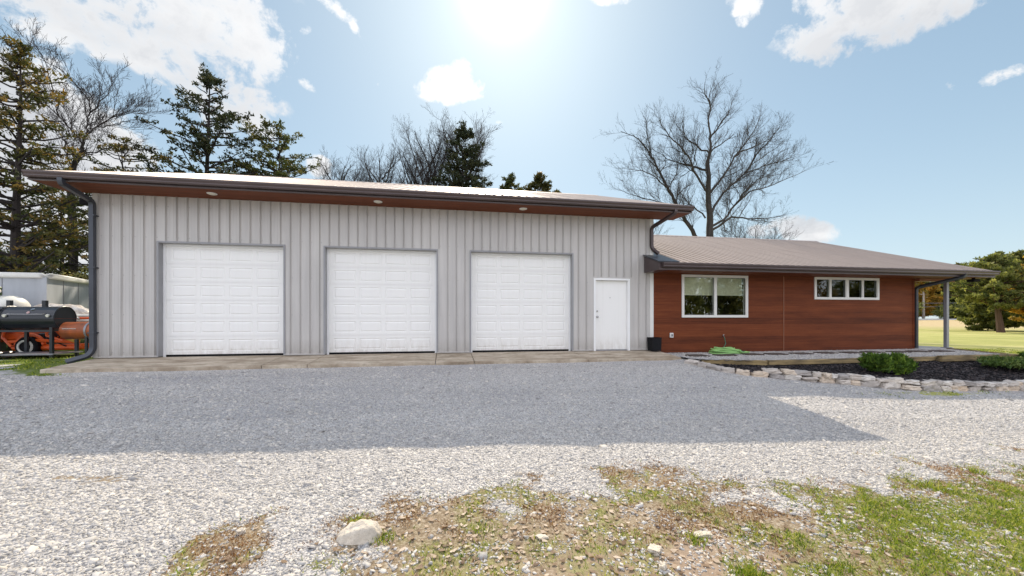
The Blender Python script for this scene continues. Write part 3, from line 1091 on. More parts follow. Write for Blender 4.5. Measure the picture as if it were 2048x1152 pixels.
def build_stone_wall():
    t = thing('stone_wall', 'low dry-stacked wall of pale field stones curving in front of the mulch bed', 'garden wall', (9, 7.2, gzf(9, 7.2)))
    rnd = random.Random(21)
    pts = [Vector((x, y, 0)) for x, y in STONE_LINE]
    seg = [(pts[i + 1] - pts[i]).length for i in range(len(pts) - 1)]
    tot = sum(seg)

    def at(s):
        for i, L in enumerate(seg):
            if s <= L or i == len(seg) - 1:
                d = (pts[i + 1] - pts[i]).normalized()
                return pts[i] + d * s, math.atan2(d.y, d.x)
            s -= L
    seed = 0
    course_h = [0.13, 0.10]
    cnt = 0
    for lay in (0, 1):
        s = 0.0 if lay == 0 else 1.75
        while s < tot - 0.05 and cnt < 98:
            L = rnd.uniform(0.17, 0.42) if lay == 0 else rnd.uniform(0.13, 0.34)
            if s < 1.7:
                L = rnd.uniform(.26, .36)
            p, a = at(s + L / 2)
            g = gzf(p.x, p.y - 0.05)
            hgt = course_h[lay] * rnd.uniform(.8, 1.2)
            if s < 1.7 and lay == 0:
                hgt = 0.14
            z = g + hgt / 2 - 0.02 if lay == 0 else g + 0.115 + hgt / 2 * 0.9
            # two little stones sometimes share one place in the lower course
            parts = [(L, hgt, 0)]
            if lay == 0 and s > 2 and rnd.random() < 0.18:
                parts = [(L, hgt * .55, -hgt * .25), (L * .9, hgt * .5, hgt * .27)]
            for (l2, h2, dz) in parts:
                mb = MB()
                stone_mesh(mb, p.x + rnd.uniform(-.01, .01), p.y + rnd.uniform(-.035, .035) + 0.06, z + dz, l2 * 0.99, 0.24, h2 * 1.06, a + rnd.uniform(-.12, .12), seed, rnd.random())
                mb.c = [rnd.random()] * len(mb.f)
                mb.c[0] = mb.c[0] * 0.999 + 0.0005
                o = mb.build('stone', M['stone'], t)
                seed += 1
                cnt += 1
            s += L + rnd.uniform(0.0, 0.02)


build_stone_wall()


def single_rock(name, x, y, l, w, h, rot, seed, label, mat='boulder', rough=0.3, sink=0.2, sub=8, group=None):
    mb = MB()
    stone_mesh(mb, 0, 0, h * (0.5 - sink), l, w, h, rot, seed, 0.5, rough, sub)
    o = mb.build(name, M[mat], smooth=False)
    o.location = (x, y, float(ground_z(np.array([x]), np.array([y]))[0]))
    tag(o, label, 'rock', group)
    return o


def build_boulder():
    # wedge shaped pale boulder, high on the right, with a stepped broken face
    mb = MB()
    prof = [(-0.155, 0.02), (-0.12, 0.062), (-0.075, 0.095), (-0.02, 0.125), (0.05, 0.128), (0.105, 0.105), (0.14, 0.05), (0.15, 0.0)]
    nx, ny = 22, 16
    grid = []
    for i in range(nx + 1):
        for j in range(ny + 1):
            u = i / nx * 2 - 1
            v = j / ny * 2 - 1
            x = u * 0.155
            w = math.sqrt(max(0, 1 - abs(u) ** 3)) * 0.11
            y = v * w
            # height from profile
            for k in range(len(prof) - 1):
                if prof[k][0] <= x <= prof[k + 1][0] + 1e-6:
                    tt = (x - prof[k][0]) / (prof[k + 1][0] - prof[k][0])
                    hz = prof[k][1] * (1 - tt) + prof[k + 1][1] * tt
                    break
            else:
                hz = 0
            hz *= max(0, 1 - abs(v) ** 3.2)
            hz *= 0.85
            hz += 0.016 * mnoise.noise(Vector((x * 22, y * 22, 3))) + 0.008 * mnoise.noise(Vector((x * 60, y * 60, 8)))
            if v < -0.1 and x < 0.03 + 0.03 * mnoise.noise(Vector((x * 30, y * 30, 1))):
                hz -= 0.012
            grid.append((x + 0.006 * mnoise.noise(Vector((x * 40, y * 40, 5))), y, hz - 0.015))
    mb.v = grid
    for i in range(nx):
        for j in range(ny):
            a = i * (ny + 1) + j
            mb.face((a, a + ny + 1, a + ny + 2, a + 1))
    n = len(mb.v)
    o = mb.build('boulder', M['boulder'], smooth=True)
    o.location = (-0.575, 2.78, float(ground_z(np.array([-0.575]), np.array([2.78]))[0]))
    o.rotation_euler = (0, 0, R(-6))
    tag(o, 'large pale wedge-shaped rock lying in moss at the gravel edge', 'rock')


build_boulder()
single_rock('small_rock', -1.37, 2.93, .05, .04, .035, .3, 3, 'small grey rock among brown weeds left of the large pale rock')
single_rock('small_rock', 0.69, 3.63, .06, .03, .03, .1, 4, 'little white rock alone on gravel near the shadow edge')
single_rock('small_rock', 1.81, 2.5, .11, .06, .03, -.2, 5, 'flat pale rock at the bare soil patch beside a grass tuft')
single_rock('small_rock', 1.37, 2.38, .09, .07, .035, .8, 6, 'angular buff rock half sunk in bare soil near the bottom edge')
single_rock('small_rock', 1.32, 2.2, .045, .04, .04, .8, 9, 'small dark grey rock closest to the bottom edge of the bare soil', 'boulder')
single_rock('small_rock', 0.66, 2.62, .07, .05, .02, .2, 12, 'flat white rock among dead leaves in the middle foreground')


# ------------------------------------------------------------------ apron, path, bed
def build_apron():
    joints = [-8.02, -3.95, -3.02, -0.22, 0.69, 3.55, 6.12]
    mb = MB()
    for a, b in zip(joints[:-1], joints[1:]):
        x0, x1 = a + 0.008, b - 0.008
        y0 = 9.30
        prof = [(y0, -0.35), (y0, -0.105), (y0 + 0.02, -0.095), (10.56, 0.0), (10.70, 0.0), (10.70, -0.35)]
        mb.prism(prof, 'x', x0, x1)
    o = mb.build('concrete_apron', M['concrete'])
    tag(o, kind='structure')
    # thresholds under the overhead doors
    mb = MB()
    mb.v = [(15.47, 10.45, -0.06), (16.95, 10.45, -0.06), (16.95, 20, -0.06), (15.47, 20, -0.06)]
    mb = MB().box(15.475, 16.95, 10.42, 20, -0.4, -0.055)
    tag(mb.build('porch_slab', M['porch']), kind='structure')


build_apron()


def patch_sheet(name, poly, zfn, mat, step=0.12, kind='structure', bump=0.0, label=None, cat=None):
    xs = [p[0] for p in poly]
    ys = [p[1] for p in poly]
    X, Y = np.meshgrid(np.arange(min(xs), max(xs) + step, step), np.arange(min(ys), max(ys) + step, step))
    sd = poly_sd(X, Y, poly)
    Z = zfn(X, Y) + (fbm(X, Y, 9, 3) - 0.5) * bump
    ny, nx = X.shape
    idx = np.arange(nx * ny).reshape(ny, nx)
    F = np.stack([idx[:-1, :-1], idx[:-1, 1:], idx[1:, 1:], idx[1:, :-1]], -1).reshape(-1, 4)
    ok = sd.ravel()[F].max(1) > -0.02
    F = F[ok]
    used, inv = np.unique(F.ravel(), return_inverse=True)
    V = np.stack([X.ravel(), Y.ravel(), Z.ravel()], 1)[used]
    o = mesh_np(name, V, inv.reshape(-1, 4), mat, smooth=True)
    tag(o, label, cat, kind=kind)
    return o


def gravel_pad_mat():
    m = bpy.data.materials.new('path_gravel')
    m.use_nodes = True
    q = NT(m.node_tree)
    b = q.n['Principled BSDF']
    b.inputs['Roughness'].default_value = 0.9
    tc = q.new('ShaderNodeTexCoord')
    vo = q.new('ShaderNodeTexVoronoi')
    vo.inputs['Scale'].default_value = 34
    q.link(tc.outputs['Object'], vo.inputs['Vector'])
    cs = q.new('ShaderNodeSeparateColor')
    q.link(vo.outputs['Color'], cs.inputs[0])
    q.link(q.ramp(cs.outputs[0], [(0.0, (0.18, 0.175, 0.18)), (0.5, (0.36, 0.35, 0.35)), (1.0, (0.56, 0.54, 0.52))]), b.inputs['Base Color'])
    bp = q.new('ShaderNodeBump')
    bp.inputs['Strength'].default_value = 0.8
    bp.inputs['Distance'].default_value = 0.012
    q.link(q.math('SUBTRACT', cs.outputs[1], vo.outputs['Distance']), bp.inputs['Height'])
    q.link(bp.outputs[0], b.inputs['Normal'])
    return m


PAD = [(6.14, 10.62), (6.14, 9.0), (6.45, 8.72), (7.5, 8.24), (13.0, 8.42), (15.55, 8.3), (16.55, 10.40), (16.0, 10.62)]
patch_sheet('gravel_path', PAD, lambda X, Y: -0.085 + 0 * X, gravel_pad_mat(), 0.1, bump=0.02)
BED = [(6.0, 8.9)] + [(x, y + 0.08) for x, y in STONE_LINE[1:]] + [(16.4, 8.3), (15.5, 8.25), (13.0, 8.4), (7.5, 8.2), (6.4, 8.75)]


def bedz(X, Y):
    st = np.interp(X, [p[0] for p in STONE_LINE], [p[1] for p in STONE_LINE])
    front = gz(X, st) + np.where(X < 7.0, 0.09, 0.19)
    t = np.clip((Y - st) / np.maximum(0.25, 8.3 - st), 0, 1)
    back = np.full_like(X, -0.20)
    return front * (1 - t) + back * t


patch_sheet('mulch_bed', BED, bedz, M['mulch'], 0.06, bump=0.05)


def mulch_chips():
    rs = np.random.RandomState(8)
    n = 9000
    X = rs.uniform(6, 16.3, n)
    Y = rs.uniform(6.5, 8.8, n)
    k = poly_sd(X, Y, BED) > 0.05
    X, Y = X[k], Y[k]
    Z = bedz(X, Y) + 0.012
    o = scatter_chips('mulch', np.stack([X, Y, Z], 1), rs.uniform(.02, .05, len(X)), M['chipdark'], rs, 0.35, rs.rand(len(X)) ** 2)
    tag(o, 'loose dark bark mulch chips covering the bed', 'mulch', kind='stuff')
    n = 9000
    X = rs.uniform(6.2, 16.4, n)
    Y = rs.uniform(8.3, 10.5, n)
    k = poly_sd(X, Y, PAD) > 0.06
    X, Y = X[k], Y[k]
    for (sx, sy, w, d, r_) in STEPS:
        kk = (np.abs(X - sx) > w * .5) | (np.abs(Y - sy) > d * .5)
        X, Y = X[kk], Y[kk]
    o = scatter_chips('path_stones', np.stack([X, Y, np.full(len(X), -0.082)], 1), rs.uniform(.016, .034, len(X)), M['chip'], rs)
    tag(o, 'loose grey gravel on the strip along the wood-clad wall', 'gravel', kind='stuff')


STEPS = []
_r = random.Random(4)
for i in range(11):
    STEPS.append((6.75 + i * 0.83 + _r.uniform(-.06, .06), 9.55 + _r.uniform(-.06, .06) + (0.05 if i > 3 else 0), 0.50, 0.36, _r.uniform(-.06, .06)))
mulch_chips()
STEP_LABELS = ['dark stepping slab nearest the concrete apron, left of the green hose', 'dark stepping slab in front of the left half of the coiled green hose', 'dark stepping slab in front of the right end of the green hose', 'dark stepping slab below the right edge of the two-pane window', 'dark stepping slab just left of the vertical seam in the wood cladding', 'dark stepping slab just right of the vertical seam in the wood cladding', 'dark stepping slab below the left edge of the four-pane window', 'dark stepping slab below the middle of the four-pane window', 'dark stepping slab below the right edge of the four-pane window', 'second dark stepping slab from the porch end of the path', 'dark stepping slab nearest the porch post']
for (x, y, w, d, r_), lab in zip(STEPS, STEP_LABELS):
    mb = MB()
    mb.rbox(-w / 2, w / 2, -d / 2, d / 2, -0.04, 0.018, 0.008)
    o = mb.build('stepping_stone', M['step'])
    o.location = (x, y, -0.073)
    o.rotation_euler = (R(_r.uniform(-1, 1)), 0, r_)
    tag(o, lab, 'stepping stone', 'stepping slabs along the house')


def timber(p0, p1, label, h=0.11, w=0.12, seed=0):
    p0 = Vector(p0)
    p1 = Vector(p1)
    L = (p1 - p0).length
    mb = MB()
    n = 14
    rnd = random.Random(seed)
    prof = [(-w / 2, -h), (-w / 2, -0.02), (-w / 2 + 0.02, 0), (w / 2 - 0.02, 0), (w / 2, -0.02), (w / 2, -h)]
    for i in range(n + 1):
        x = L * i / n
        jz = rnd.uniform(-.006, .006)
        jy = rnd.uniform(-.006, .006)
        for (a, b) in prof:
            mb.v.append((x, a + jy + rnd.uniform(-.003, .003), b + jz))
    k = len(prof)
    for i in range(n):
        for j in range(k):
            j2 = (j + 1) % k
            mb.face((i * k + j, (i + 1) * k + j, (i + 1) * k + j2, i * k + j2))
    mb.face(range(k))
    mb.face([n * k + j for j in reversed(range(k))])
    o = mb.build('landscape_timber', M['timber'])
    o.location = p0
    d = p1 - p0
    o.rotation_euler = (0, -math.atan2(d.z, math.hypot(d.x, d.y)), math.atan2(d.y, d.x))
    tag(o, label, 'timber', 'timbers edging the gravel strip')


timber((6.32, 8.78, -0.09), (7.60, 8.16, -0.075), 'short mossy edging timber at the garage end of the bed', seed=1)
timber((7.62, 8.15, -0.075), (13.05, 8.35, -0.08), 'long weathered edging timber behind the two green shrubs', seed=2)
timber((12.85, 8.20, -0.045), (15.50, 8.20, -0.05), 'edging timber at the right end, overlapping the long one', 0.15, 0.13, seed=3)
timber((15.52, 8.27, -0.06), (16.62, 10.35, -0.05), 'edging timber running back along the lawn to the porch', 0.15, 0.12, seed=4)


# ------------------------------------------------------------------ garage
WY = 10.55       # front face of both front walls
GX0, GX1 = -8.03, 6.0
GH = 3.86
EY = 9.70
EZ = 4.01
PITCH = 0.354
RY = 16.5
RZ = EZ + (RY - EY) * PITCH
REX0, REX1 = -8.57, 6.68
DOORS = [(-6.71, -3.97), (-3.0, -0.22), (0.69, 3.54)]
DH = 2.74
SD = (4.18, 5.28, 2.08)
garage = thing('metal_garage', 'long pale grey ribbed metal garage with three white overhead doors', 'garage', (-1, 10.55, 0))


def wall_grid(mb, x0, x1, z0, z1, openings, y0, y1):
    """vertical strips round rectangular openings"""
    xs = sorted(set([x0, x1] + [v for o in openings for v in (o[0], o[1])]))
    for a, b in zip(xs[:-1], xs[1:]):
        mid = (a + b) / 2
        zs = [(z0, z1)]
        for (ox0, ox1, oz0, oz1) in openings:
            if ox0 < mid < ox1:
                nz = []
                for (p, q_) in zs:
                    if oz0 > p:
                        nz.append((p, oz0))
                    if oz1 < q_:
                        nz.append((oz1, q_))
                zs = nz
        for (p, q_) in zs:
            mb.box(a, b, y0, y1, p, q_)


def rib_prof(mb, x, z0, z1, y):
    """one standing rib of the siding, trapezoid"""
    for pr in ([(x - 0.021, y + 0.001), (x - 0.015, y - 0.026), (x - 0.006, y - 0.026), (x - 0.006, y + 0.001)],
               [(x + 0.006, y + 0.001), (x + 0.006, y - 0.026), (x + 0.012, y - 0.026), (x + 0.018, y + 0.001)]):
        n = len(mb.v)
        for z in (z0, z1):
            for (a, b) in pr:
                mb.v.append((a, b, z))
        for i in range(3):
            mb.face((n + i, n + i + 1, n + 5 + i, n + 4 + i))
        mb.face((n, n + 1, n + 2, n + 3))
        mb.face((n + 4, n + 7, n + 6, n + 5))


def build_garage():
    mb = MB()
    ops = [(a, b, -1, DH) for a, b in DOORS] + [(SD[0], SD[1], -1, SD[2])]
    wall_grid(mb, GX0, GX1, 0.02, GH + 0.0, ops, WY, WY + 0.16)
    # ribs every nine inches
    k = 0
    x = GX0 + 0.10
    i = 0
    trim = 0.05
    while x < GX1 - 0.06:
        segs = [(0.06, GH - 0.002)]
        for (a, b, z0, z1) in ops:
            if a - trim - 0.02 < x < b + trim + 0.02:
                segs = [(z1 + 0.05, GH - 0.002)]
        for (p, q_) in segs:
            rib_prof(mb, x, p, q_, WY)
            # low stiffening beads between the ribs
            for d in (0.075, 0.152):
                xx = x + d
                blocked = any(a - 0.06 < xx < b + 0.06 for (a, b, _, _) in ops)
                if blocked != (p > 1) or xx > GX1 - 0.08:
                    continue
                mb.box(xx - 0.005, xx + 0.005, WY - 0.0025, WY + 0.001, p, q_)
        x += 0.2286
        i += 1
    # side and back walls
    mb.box(GX0, GX0 + 0.16, WY + 0.162, 22.4, 0.02, GH)
    mb.box(GX1 - 0.16, GX1, WY + 0.162, 22.4, 0.02, GH)
    mb.box(GX0 + 0.162, GX1 - 0.162, 22.25, 22.41, 0.02, GH)
    for gx in (GX0, GX1 - 0.15):
        yb = 22.4
        mb.prism([(WY + 0.17, GH + 0.002), (yb, GH + 0.002), (yb, 4.3), (RY, RZ - 0.12), (WY + 0.17, 4.2)], 'x', gx + 0.003, gx + 0.147)
    mb.build('wall', M['siding'], garage)
    # screws on the siding
    mb = MB()
    x = GX0 + 0.10 + 0.04
    while x < GX1 - 0.1:
        for z in (0.13, 1.02, 1.95, 2.86, 3.6):
            bl = any(a - 0.08 < x < b + 0.08 and z < z1 + 0.06 for (a, b, z0, z1) in ops)
            if not bl:
                mb.box(x - 0.006, x + 0.006, WY - 0.007, WY + 0.001, z - 0.006, z + 0.006)
        x += 0.2286
    tag(mb.build('screw', M['jamb'], garage), kind='stuff')
    # base flashing and corner trims
    segs = [GX0] + [v for o in ops for v in (o[0], o[1])] + [GX1]
    for a, b in zip(segs[0::2], segs[1::2]):
        mb = MB()
        mb.prism([(WY - 0.028, 0.012), (WY - 0.028, 0.03), (WY + 0.002, 0.055), (WY + 0.002, 0.012)], 'x', a + 0.004, b - 0.004)
        mb.build('base_flashing', M['siding'], garage)
    for (cx, sx) in ((GX0, 1), (GX1, -1)):
        mb = MB()
        mb.box(min(cx - 0.004 * sx, cx + sx * 0.085), max(cx - 0.004 * sx, cx + sx * 0.085), WY - 0.024, WY - 0.0005, 0.035, GH - 0.003)
        mb.box(cx - 0.022 if sx > 0 else cx + 0.0015, cx - 0.0015 if sx > 0 else cx + 0.022, WY - 0.024, WY + 0.10, 0.035, GH - 0.003)
        mb.build('corner_trim', M['trimwhite'] if sx < 0 else M['siding'], garage)

    # overhead doors
    for di, (a, b) in enumerate(DOORS):
        mb = MB()
        # trim on the wall round the opening and down the reveal
        t = 0.035
        mb.box(a - t, a + 0.004, WY - 0.024, WY + 0.13, 0.02, DH + t)
        mb.box(b - 0.004, b + t, WY - 0.024, WY + 0.13, 0.02, DH + t)
        mb.box(a + 0.005, b - 0.005, WY - 0.0235, WY + 0.13, DH - 0.004, DH + t)
        mb.build('opening_trim', M['jamb'], garage)
        mb = MB()
        yd = WY + 0.135
        mb.box(a + 0.002, a + 0.05, yd, yd + 0.03, 0.0, DH - 0.005)
        mb.box(b - 0.05, b - 0.002, yd, yd + 0.03, 0.0, DH - 0.003)
        mb.box(a + 0.051, b - 0.051, yd, yd + 0.03, DH - 0.055, DH - 0.005)
        frame = mb.build('door_stop_frame', M['white'], garage)
        # panelled leaf: six sections of four raised fields
        mb = MB()
        yf = WY + 0.17
        x0, x1 = a + 0.03, b - 0.03
        z0, z1 = 0.05, DH - 0.03
        nh = 6
        sh = (z1 - z0) / nh
        stile = 0.13
        gap = 0.10
        fw = ((x1 - x0) - 2 * stile - 3 * gap) / 4
        for r in range(nh):
            zb = z0 + r * sh + 0.004
            zt = z0 + (r + 1) * sh - 0.004
            xs = [x0]
            for c in range(4):
                xa = x0 + stile + c * (fw + gap)
                xs += [xa, xa + fw]
            xs.append(x1)
            mz0, mz1 = zb + 0.075, zt - 0.075
            def Q(xa, xb, za, zc, y=yf):
                mb.quad((xa, y, za), (xb, y, za), (xb, y, zc), (xa, y, zc))
            Q(x0, x1, zb, mz0)
            Q(x0, x1, mz1, zt)
            for i in range(0, len(xs) - 1, 2):
                Q(xs[i], xs[i + 1], mz0, mz1)
            for c in range(4):
                xa, xb = xs[1 + 2 * c], xs[2 + 2 * c]
                rings = [(0, 0), (0.010, 0.011), (0.020, 0.011), (0.048, 0.0)]
                for (i0, d0), (i1, d1) in zip(rings[:-1], rings[1:]):
                    A = [(xa + i0, mz0 + i0), (xb - i0, mz0 + i0), (xb - i0, mz1 - i0), (xa + i0, mz1 - i0)]
                    B = [(xa + i1, mz0 + i1), (xb - i1, mz0 + i1), (xb - i1, mz1 - i1), (xa + i1, mz1 - i1)]
                    for k2 in range(4):
                        k3 = (k2 + 1) % 4
                        mb.quad((A[k2][0], yf + d0, A[k2][1]), (A[k3][0], yf + d0, A[k3][1]), (B[k3][0], yf + d1, B[k3][1]), (B[k2][0], yf + d1, B[k2][1]))
                i1, d1 = rings[-1]
                Q(xa + i1, xb - i1, mz0 + i1, mz1 - i1, yf + d1)
            # rebate between sections
            mb.box(x0, x1, yf + 0.008, yf + 0.04, zb - 0.012, zb)
        mb.box(x0, x1, yf + 0.03, yf + 0.05, z0, z1)
        leaf = mb.build('garage_door', M['door'], garage, fix=False)
        s = MB().box(x0, x1, yf - 0.01, yf + 0.03, 0.004, 0.048)
        s.build('bottom_seal', M['seal'], leaf)
        # threshold sill in front of the door, on the apron
        # walk door
    mb = MB()
    a, b, h = SD
    for (p, q_, z0, z1) in ((a, a + 0.055, 0.0, h), (b - 0.055, b, 0.0, h), (a + 0.056, b - 0.056, h - 0.055, h)):
        mb.box(p, q_, WY - 0.03, WY + 0.10, z0 + 0.003, z1)
    mb.build('door_frame', M['white'], garage)
    mb = MB()
    mb.box(a + 0.058, b - 0.058, WY + 0.075, WY + 0.12, 0.035, h - 0.058)
    # faint recessed edge line
    leaf = mb.build('side_door', M['door'], garage)
    MB().box(a + 0.056, b - 0.056, WY + 0.02, WY + 0.12, 0.003, 0.028).build('door_sill', M['jamb'], garage)
    mb = MB()
    kx = a + 0.135
    mb.tube([(kx, WY + 0.078, 0.98), (kx, WY + 0.065, 0.98), (kx, WY + 0.04, 0.98)], [0.030, 0.030, 0.012], 12)
    mb.tube([(kx, WY + 0.042, 0.98), (kx, WY + 0.03, 0.98), (kx, WY + 0.012, 0.98), (kx, WY + 0.004, 0.98)], [0.014, 0.028, 0.028, 0.012], 12)
    mb.build('handle', M['chrome'], leaf, smooth=True)
    mb = MB()
    mb.tube([(kx, WY + 0.077, 1.14), (kx, WY + 0.06, 1.14), (kx, WY + 0.055, 1.14)], [0.028, 0.028, 0.015], 12)
    mb.build('deadbolt', M['chrome'], leaf, smooth=True)
    MB().tube([((a + b) / 2 - 0.02, WY + 0.076, 1.53), ((a + b) / 2 - 0.02, WY + 0.066, 1.53)], 0.012, 8).build('peephole', M['chrome'], leaf)


build_garage()


def roof(parent, x0, x1, ye, ze, yr, zr, mat, rib=0.2286, ridge_mat=None, rear=True):
    """front and back slopes of ribbed metal"""
    mb = MB()
    t = 0.03
    yb = 2 * yr - ye
    sl = [(ye, ze, yr, zr)] + ([(yb, ze, yr, zr)] if rear else [])
    for (ya, za, yc, zc) in sl:
        n = len(mb.v)
        for x in (x0, x1):
            mb.v += [(x, ya, za), (x, yc, zc), (x, yc, zc - t), (x, ya, za - t)]
        for q_ in ((0, 1, 5, 4), (3, 7, 6, 2), (0, 4, 7, 3), (0, 3, 2, 1), (4, 5, 6, 7)):
            mb.face([n + i for i in q_])
        ln = math.hypot(yc - ya, zc - za)
        nx_, nz_ = -(zc - za) / ln, (yc - ya) / ln
        if yc < ya:
            nx_, nz_ = -nx_, -nz_
        ribs = []
        x = x0 + 0.05
        k = 0
        while x < x1 - 0.03:
            ribs.append(x)
            if k % 4 == 0:
                ribs.append(x + 0.040)      # panel side lap
            x += rib
            k += 1
        for x in ribs:
            n = len(mb.v)
            for (yy, zz) in ((ya - 0.012 * (1 if yc > ya else -1), za - 0.0045), (yc, zc)):
                for (dx, hh) in ((-0.022, -0.001), (-0.012, 0.02), (0.012, 0.02), (0.022, -0.001)):
                    mb.v.append((x + dx, yy + nx_ * hh, zz + nz_ * hh))
            for i in range(3):
                mb.face((n + i, n + i + 1, n + 5 + i, n + 4 + i))
            mb.face((n, n + 1, n + 2, n + 3))
    r = mb.build('roof', mat, parent)
    # ridge cap
    mb = MB()
    w = 0.16
    s = (zr - ze) / (yr - ye)
    mb.prism([(yr - w, zr + 0.024 - w * s), (yr, zr + 0.035), (yr + w, zr + 0.024 - w * s), (yr + w, zr + 0.010 - w * s), (yr, zr + 0.021), (yr - w, zr + 0.010 - w * s)], 'x', x0 - 0.012, x1 + 0.012)
    mb.build('ridge_cap', mat, r)
    return r


def gutter(mb, x0, x1, ye, ztop, h=0.13, d=0.125):
    """K-profile gutter: solid shell with open top"""
    y0, y1 = ye - d, ye
    outer = [(y1, ztop), (y1, ztop - h), (y0 + 0.035, ztop - h), (y0 + 0.02, ztop - h + 0.03), (y0 + 0.022, ztop - h + 0.05), (y0, ztop - 0.035), (y0, ztop), (y0 + 0.014, ztop), (y0 + 0.014, ztop - 0.03), (y0 + 0.035, ztop - h + 0.05), (y0 + 0.035, ztop - h + 0.012), (y1 - 0.012, ztop - h + 0.012), (y1 - 0.012, ztop)]
    mb.prism(outer, 'x', x0, x1)
    for x in (x0, x1):
        mb.prism([(y1, ztop - 0.001), (y1, ztop - h - 0.001), (y0 + 0.036, ztop - h - 0.001), (y0 + 0.019, ztop - h + 0.03), (y0 - 0.001, ztop - 0.034), (y0 - 0.001, ztop - 0.001)], 'x', x - 0.003, x + 0.003)


def eaves_garage():
    roof(garage, REX0, REX1, EY, EZ, RY, RZ, M['roof_a'])
    # fascia board + gutter
    mb = MB()
    mb.box(REX0, REX1, EY + 0.005, EY + 0.035, GH - 0.03, EZ - 0.045)
    # lower drip lip, catches a line of light
    mb.box(REX0, REX1, EY - 0.018, EY + 0.004, GH - 0.03, GH - 0.012)
    # rake fascias
    for x in (REX0, REX1):
        s = 1 if x < 0 else -1
        xa, xb = (x - 0.002, x + 0.026) if s > 0 else (x - 0.026, x + 0.002)
        mb.prism([(EY + 0.036, GH - 0.03), (EY + 0.036, EZ - 0.034), (RY, RZ - 0.035), (RY, RZ - 0.19), (EY + 0.5, GH - 0.028)], 'x', xa, xb)
        mb.prism([(2 * RY - EY, GH - 0.03), (2 * RY - EY, EZ - 0.034), (RY, RZ - 0.035), (RY, RZ - 0.19), (2 * RY - EY - 0.5, GH - 0.028)], 'x', xa, xb)
    mb.build('fascia', M['brown'], garage)
    mb = MB()
    gutter(mb, REX0 + 0.0, REX1, EY + 0.004, EZ - 0.012)
    mb.build('gutter', M['brown'], garage)
    # soffit
    mb = MB()
    mb.box(REX0 + 0.028, REX1 - 0.028, EY + 0.036, WY - 0.002, GH - 0.022, GH - 0.008)
    for (xa, xb) in ((REX0 + 0.028, GX0 - 0.003), (GX1 + 0.003, REX1 - 0.028)):
        za = EZ - 0.19
        mb.prism([(WY - 0.0, GH - 0.022), (WY - 0.0, GH - 0.008), (RY, RZ - 0.16), (RY, RZ - 0.18)], 'x', xa, xb)
        mb.prism([(2 * RY - WY, GH - 0.022), (2 * RY - WY, GH - 0.008), (RY, RZ - 0.16), (RY, RZ - 0.18)], 'x', xa, xb)
    mb.build('soffit', M['soffit'], garage)
    for x in (-5.34, -1.64, 2.04):
        mb = MB()
        mb.tube([(x, 10.10, GH - 0.021), (x, 10.10, GH - 0.034), (x, 10.10, GH - 0.036)], [0.105, 0.10, 0.085], 24)
        lt = mb.build('recessed_light', M['trimwhite'], garage, smooth=False)
        MB().tube([(x, 10.10, GH - 0.030), (x, 10.10, GH - 0.048)], [0.078, 0.066], 20).build('lens', M['lampglass'], lt)


eaves_garage()


def downspout(parent, pts, w=0.05, name='downspout', mat='slate', bands=()):
    mb = MB()
    # softened bends
    P = [Vector(p) for p in pts]
    out = [P[0]]
    for i in range(1, len(P) - 1):
        a = (P[i - 1] - P[i])
        b = (P[i + 1] - P[i])
        r = min(0.09, a.length * .45, b.length * .45)
        p0 = P[i] + a.normalized() * r
        p1 = P[i] + b.normalized() * r
        for t in (0, .33, .67, 1):
            out.append(p0 * (1 - t) ** 2 + P[i] * 2 * t * (1 - t) + p1 * t * t)
    out.append(P[-1])
    mb.tube(out, w * 1.2, 4, square=True)
    o = mb.build(name, M[mat], parent)
    return o


# left garage downspout: drops from the gutter, runs back to the corner, down, kicks out
ds = downspout(garage, [(-7.93, EY - 0.06, EZ - 0.13), (-7.93, EY - 0.06, EZ - 0.24), (-7.985, WY - 0.11, 3.62), (-7.985, WY - 0.09, 0.22), (-8.03, WY - 0.14, 0.08), (-8.36, WY - 0.26, -0.04)], 0.052)
for z in (0.6, 2.1, 3.3):
    mb = MB()
    mb.box(-8.055, -7.915, WY - 0.155, WY - 0.025, z - 0.015, z + 0.015)
    mb.build('strap', M['slate'], ds)
ds = downspout(garage, [(5.99 + 0.17, EY - 0.06, EZ - 0.13), (6.15, EY - 0.06, EZ - 0.22), (5.93, WY - 0.08, 3.58), (5.93, WY - 0.075, 2.98), (6.10, WY - 0.16, 2.80)], 0.046, mat='brown')

# floodlights under the left rake
fl = MB()
fl.rbox(-8.43, -8.22, 10.66, 10.80, 3.60, 3.74, 0.02)
fl.box(-8.35, -8.31, 10.71, 10.75, 3.74, 3.86)
fl.build('floodlight', M['seal'], garage)

# ------------------------------------------------------------------ house
house = thing('wood_clad_house', 'single-storey wing clad in red-brown wood boards under a brown metal roof', 'house', (10.7, 10.55, 0))
HX0, HX1 = 6.03, 15.47
HE, HRY = 2.462, 15.9
HEX0, HEX1 = 6.02, 17.5
HRZ = HE + (HRY - EY - 0.02) * 0.348
W1 = (6.935, 9.159, 0.961, 2.239)
W2 = (11.552, 14.034, 1.538, 2.248)


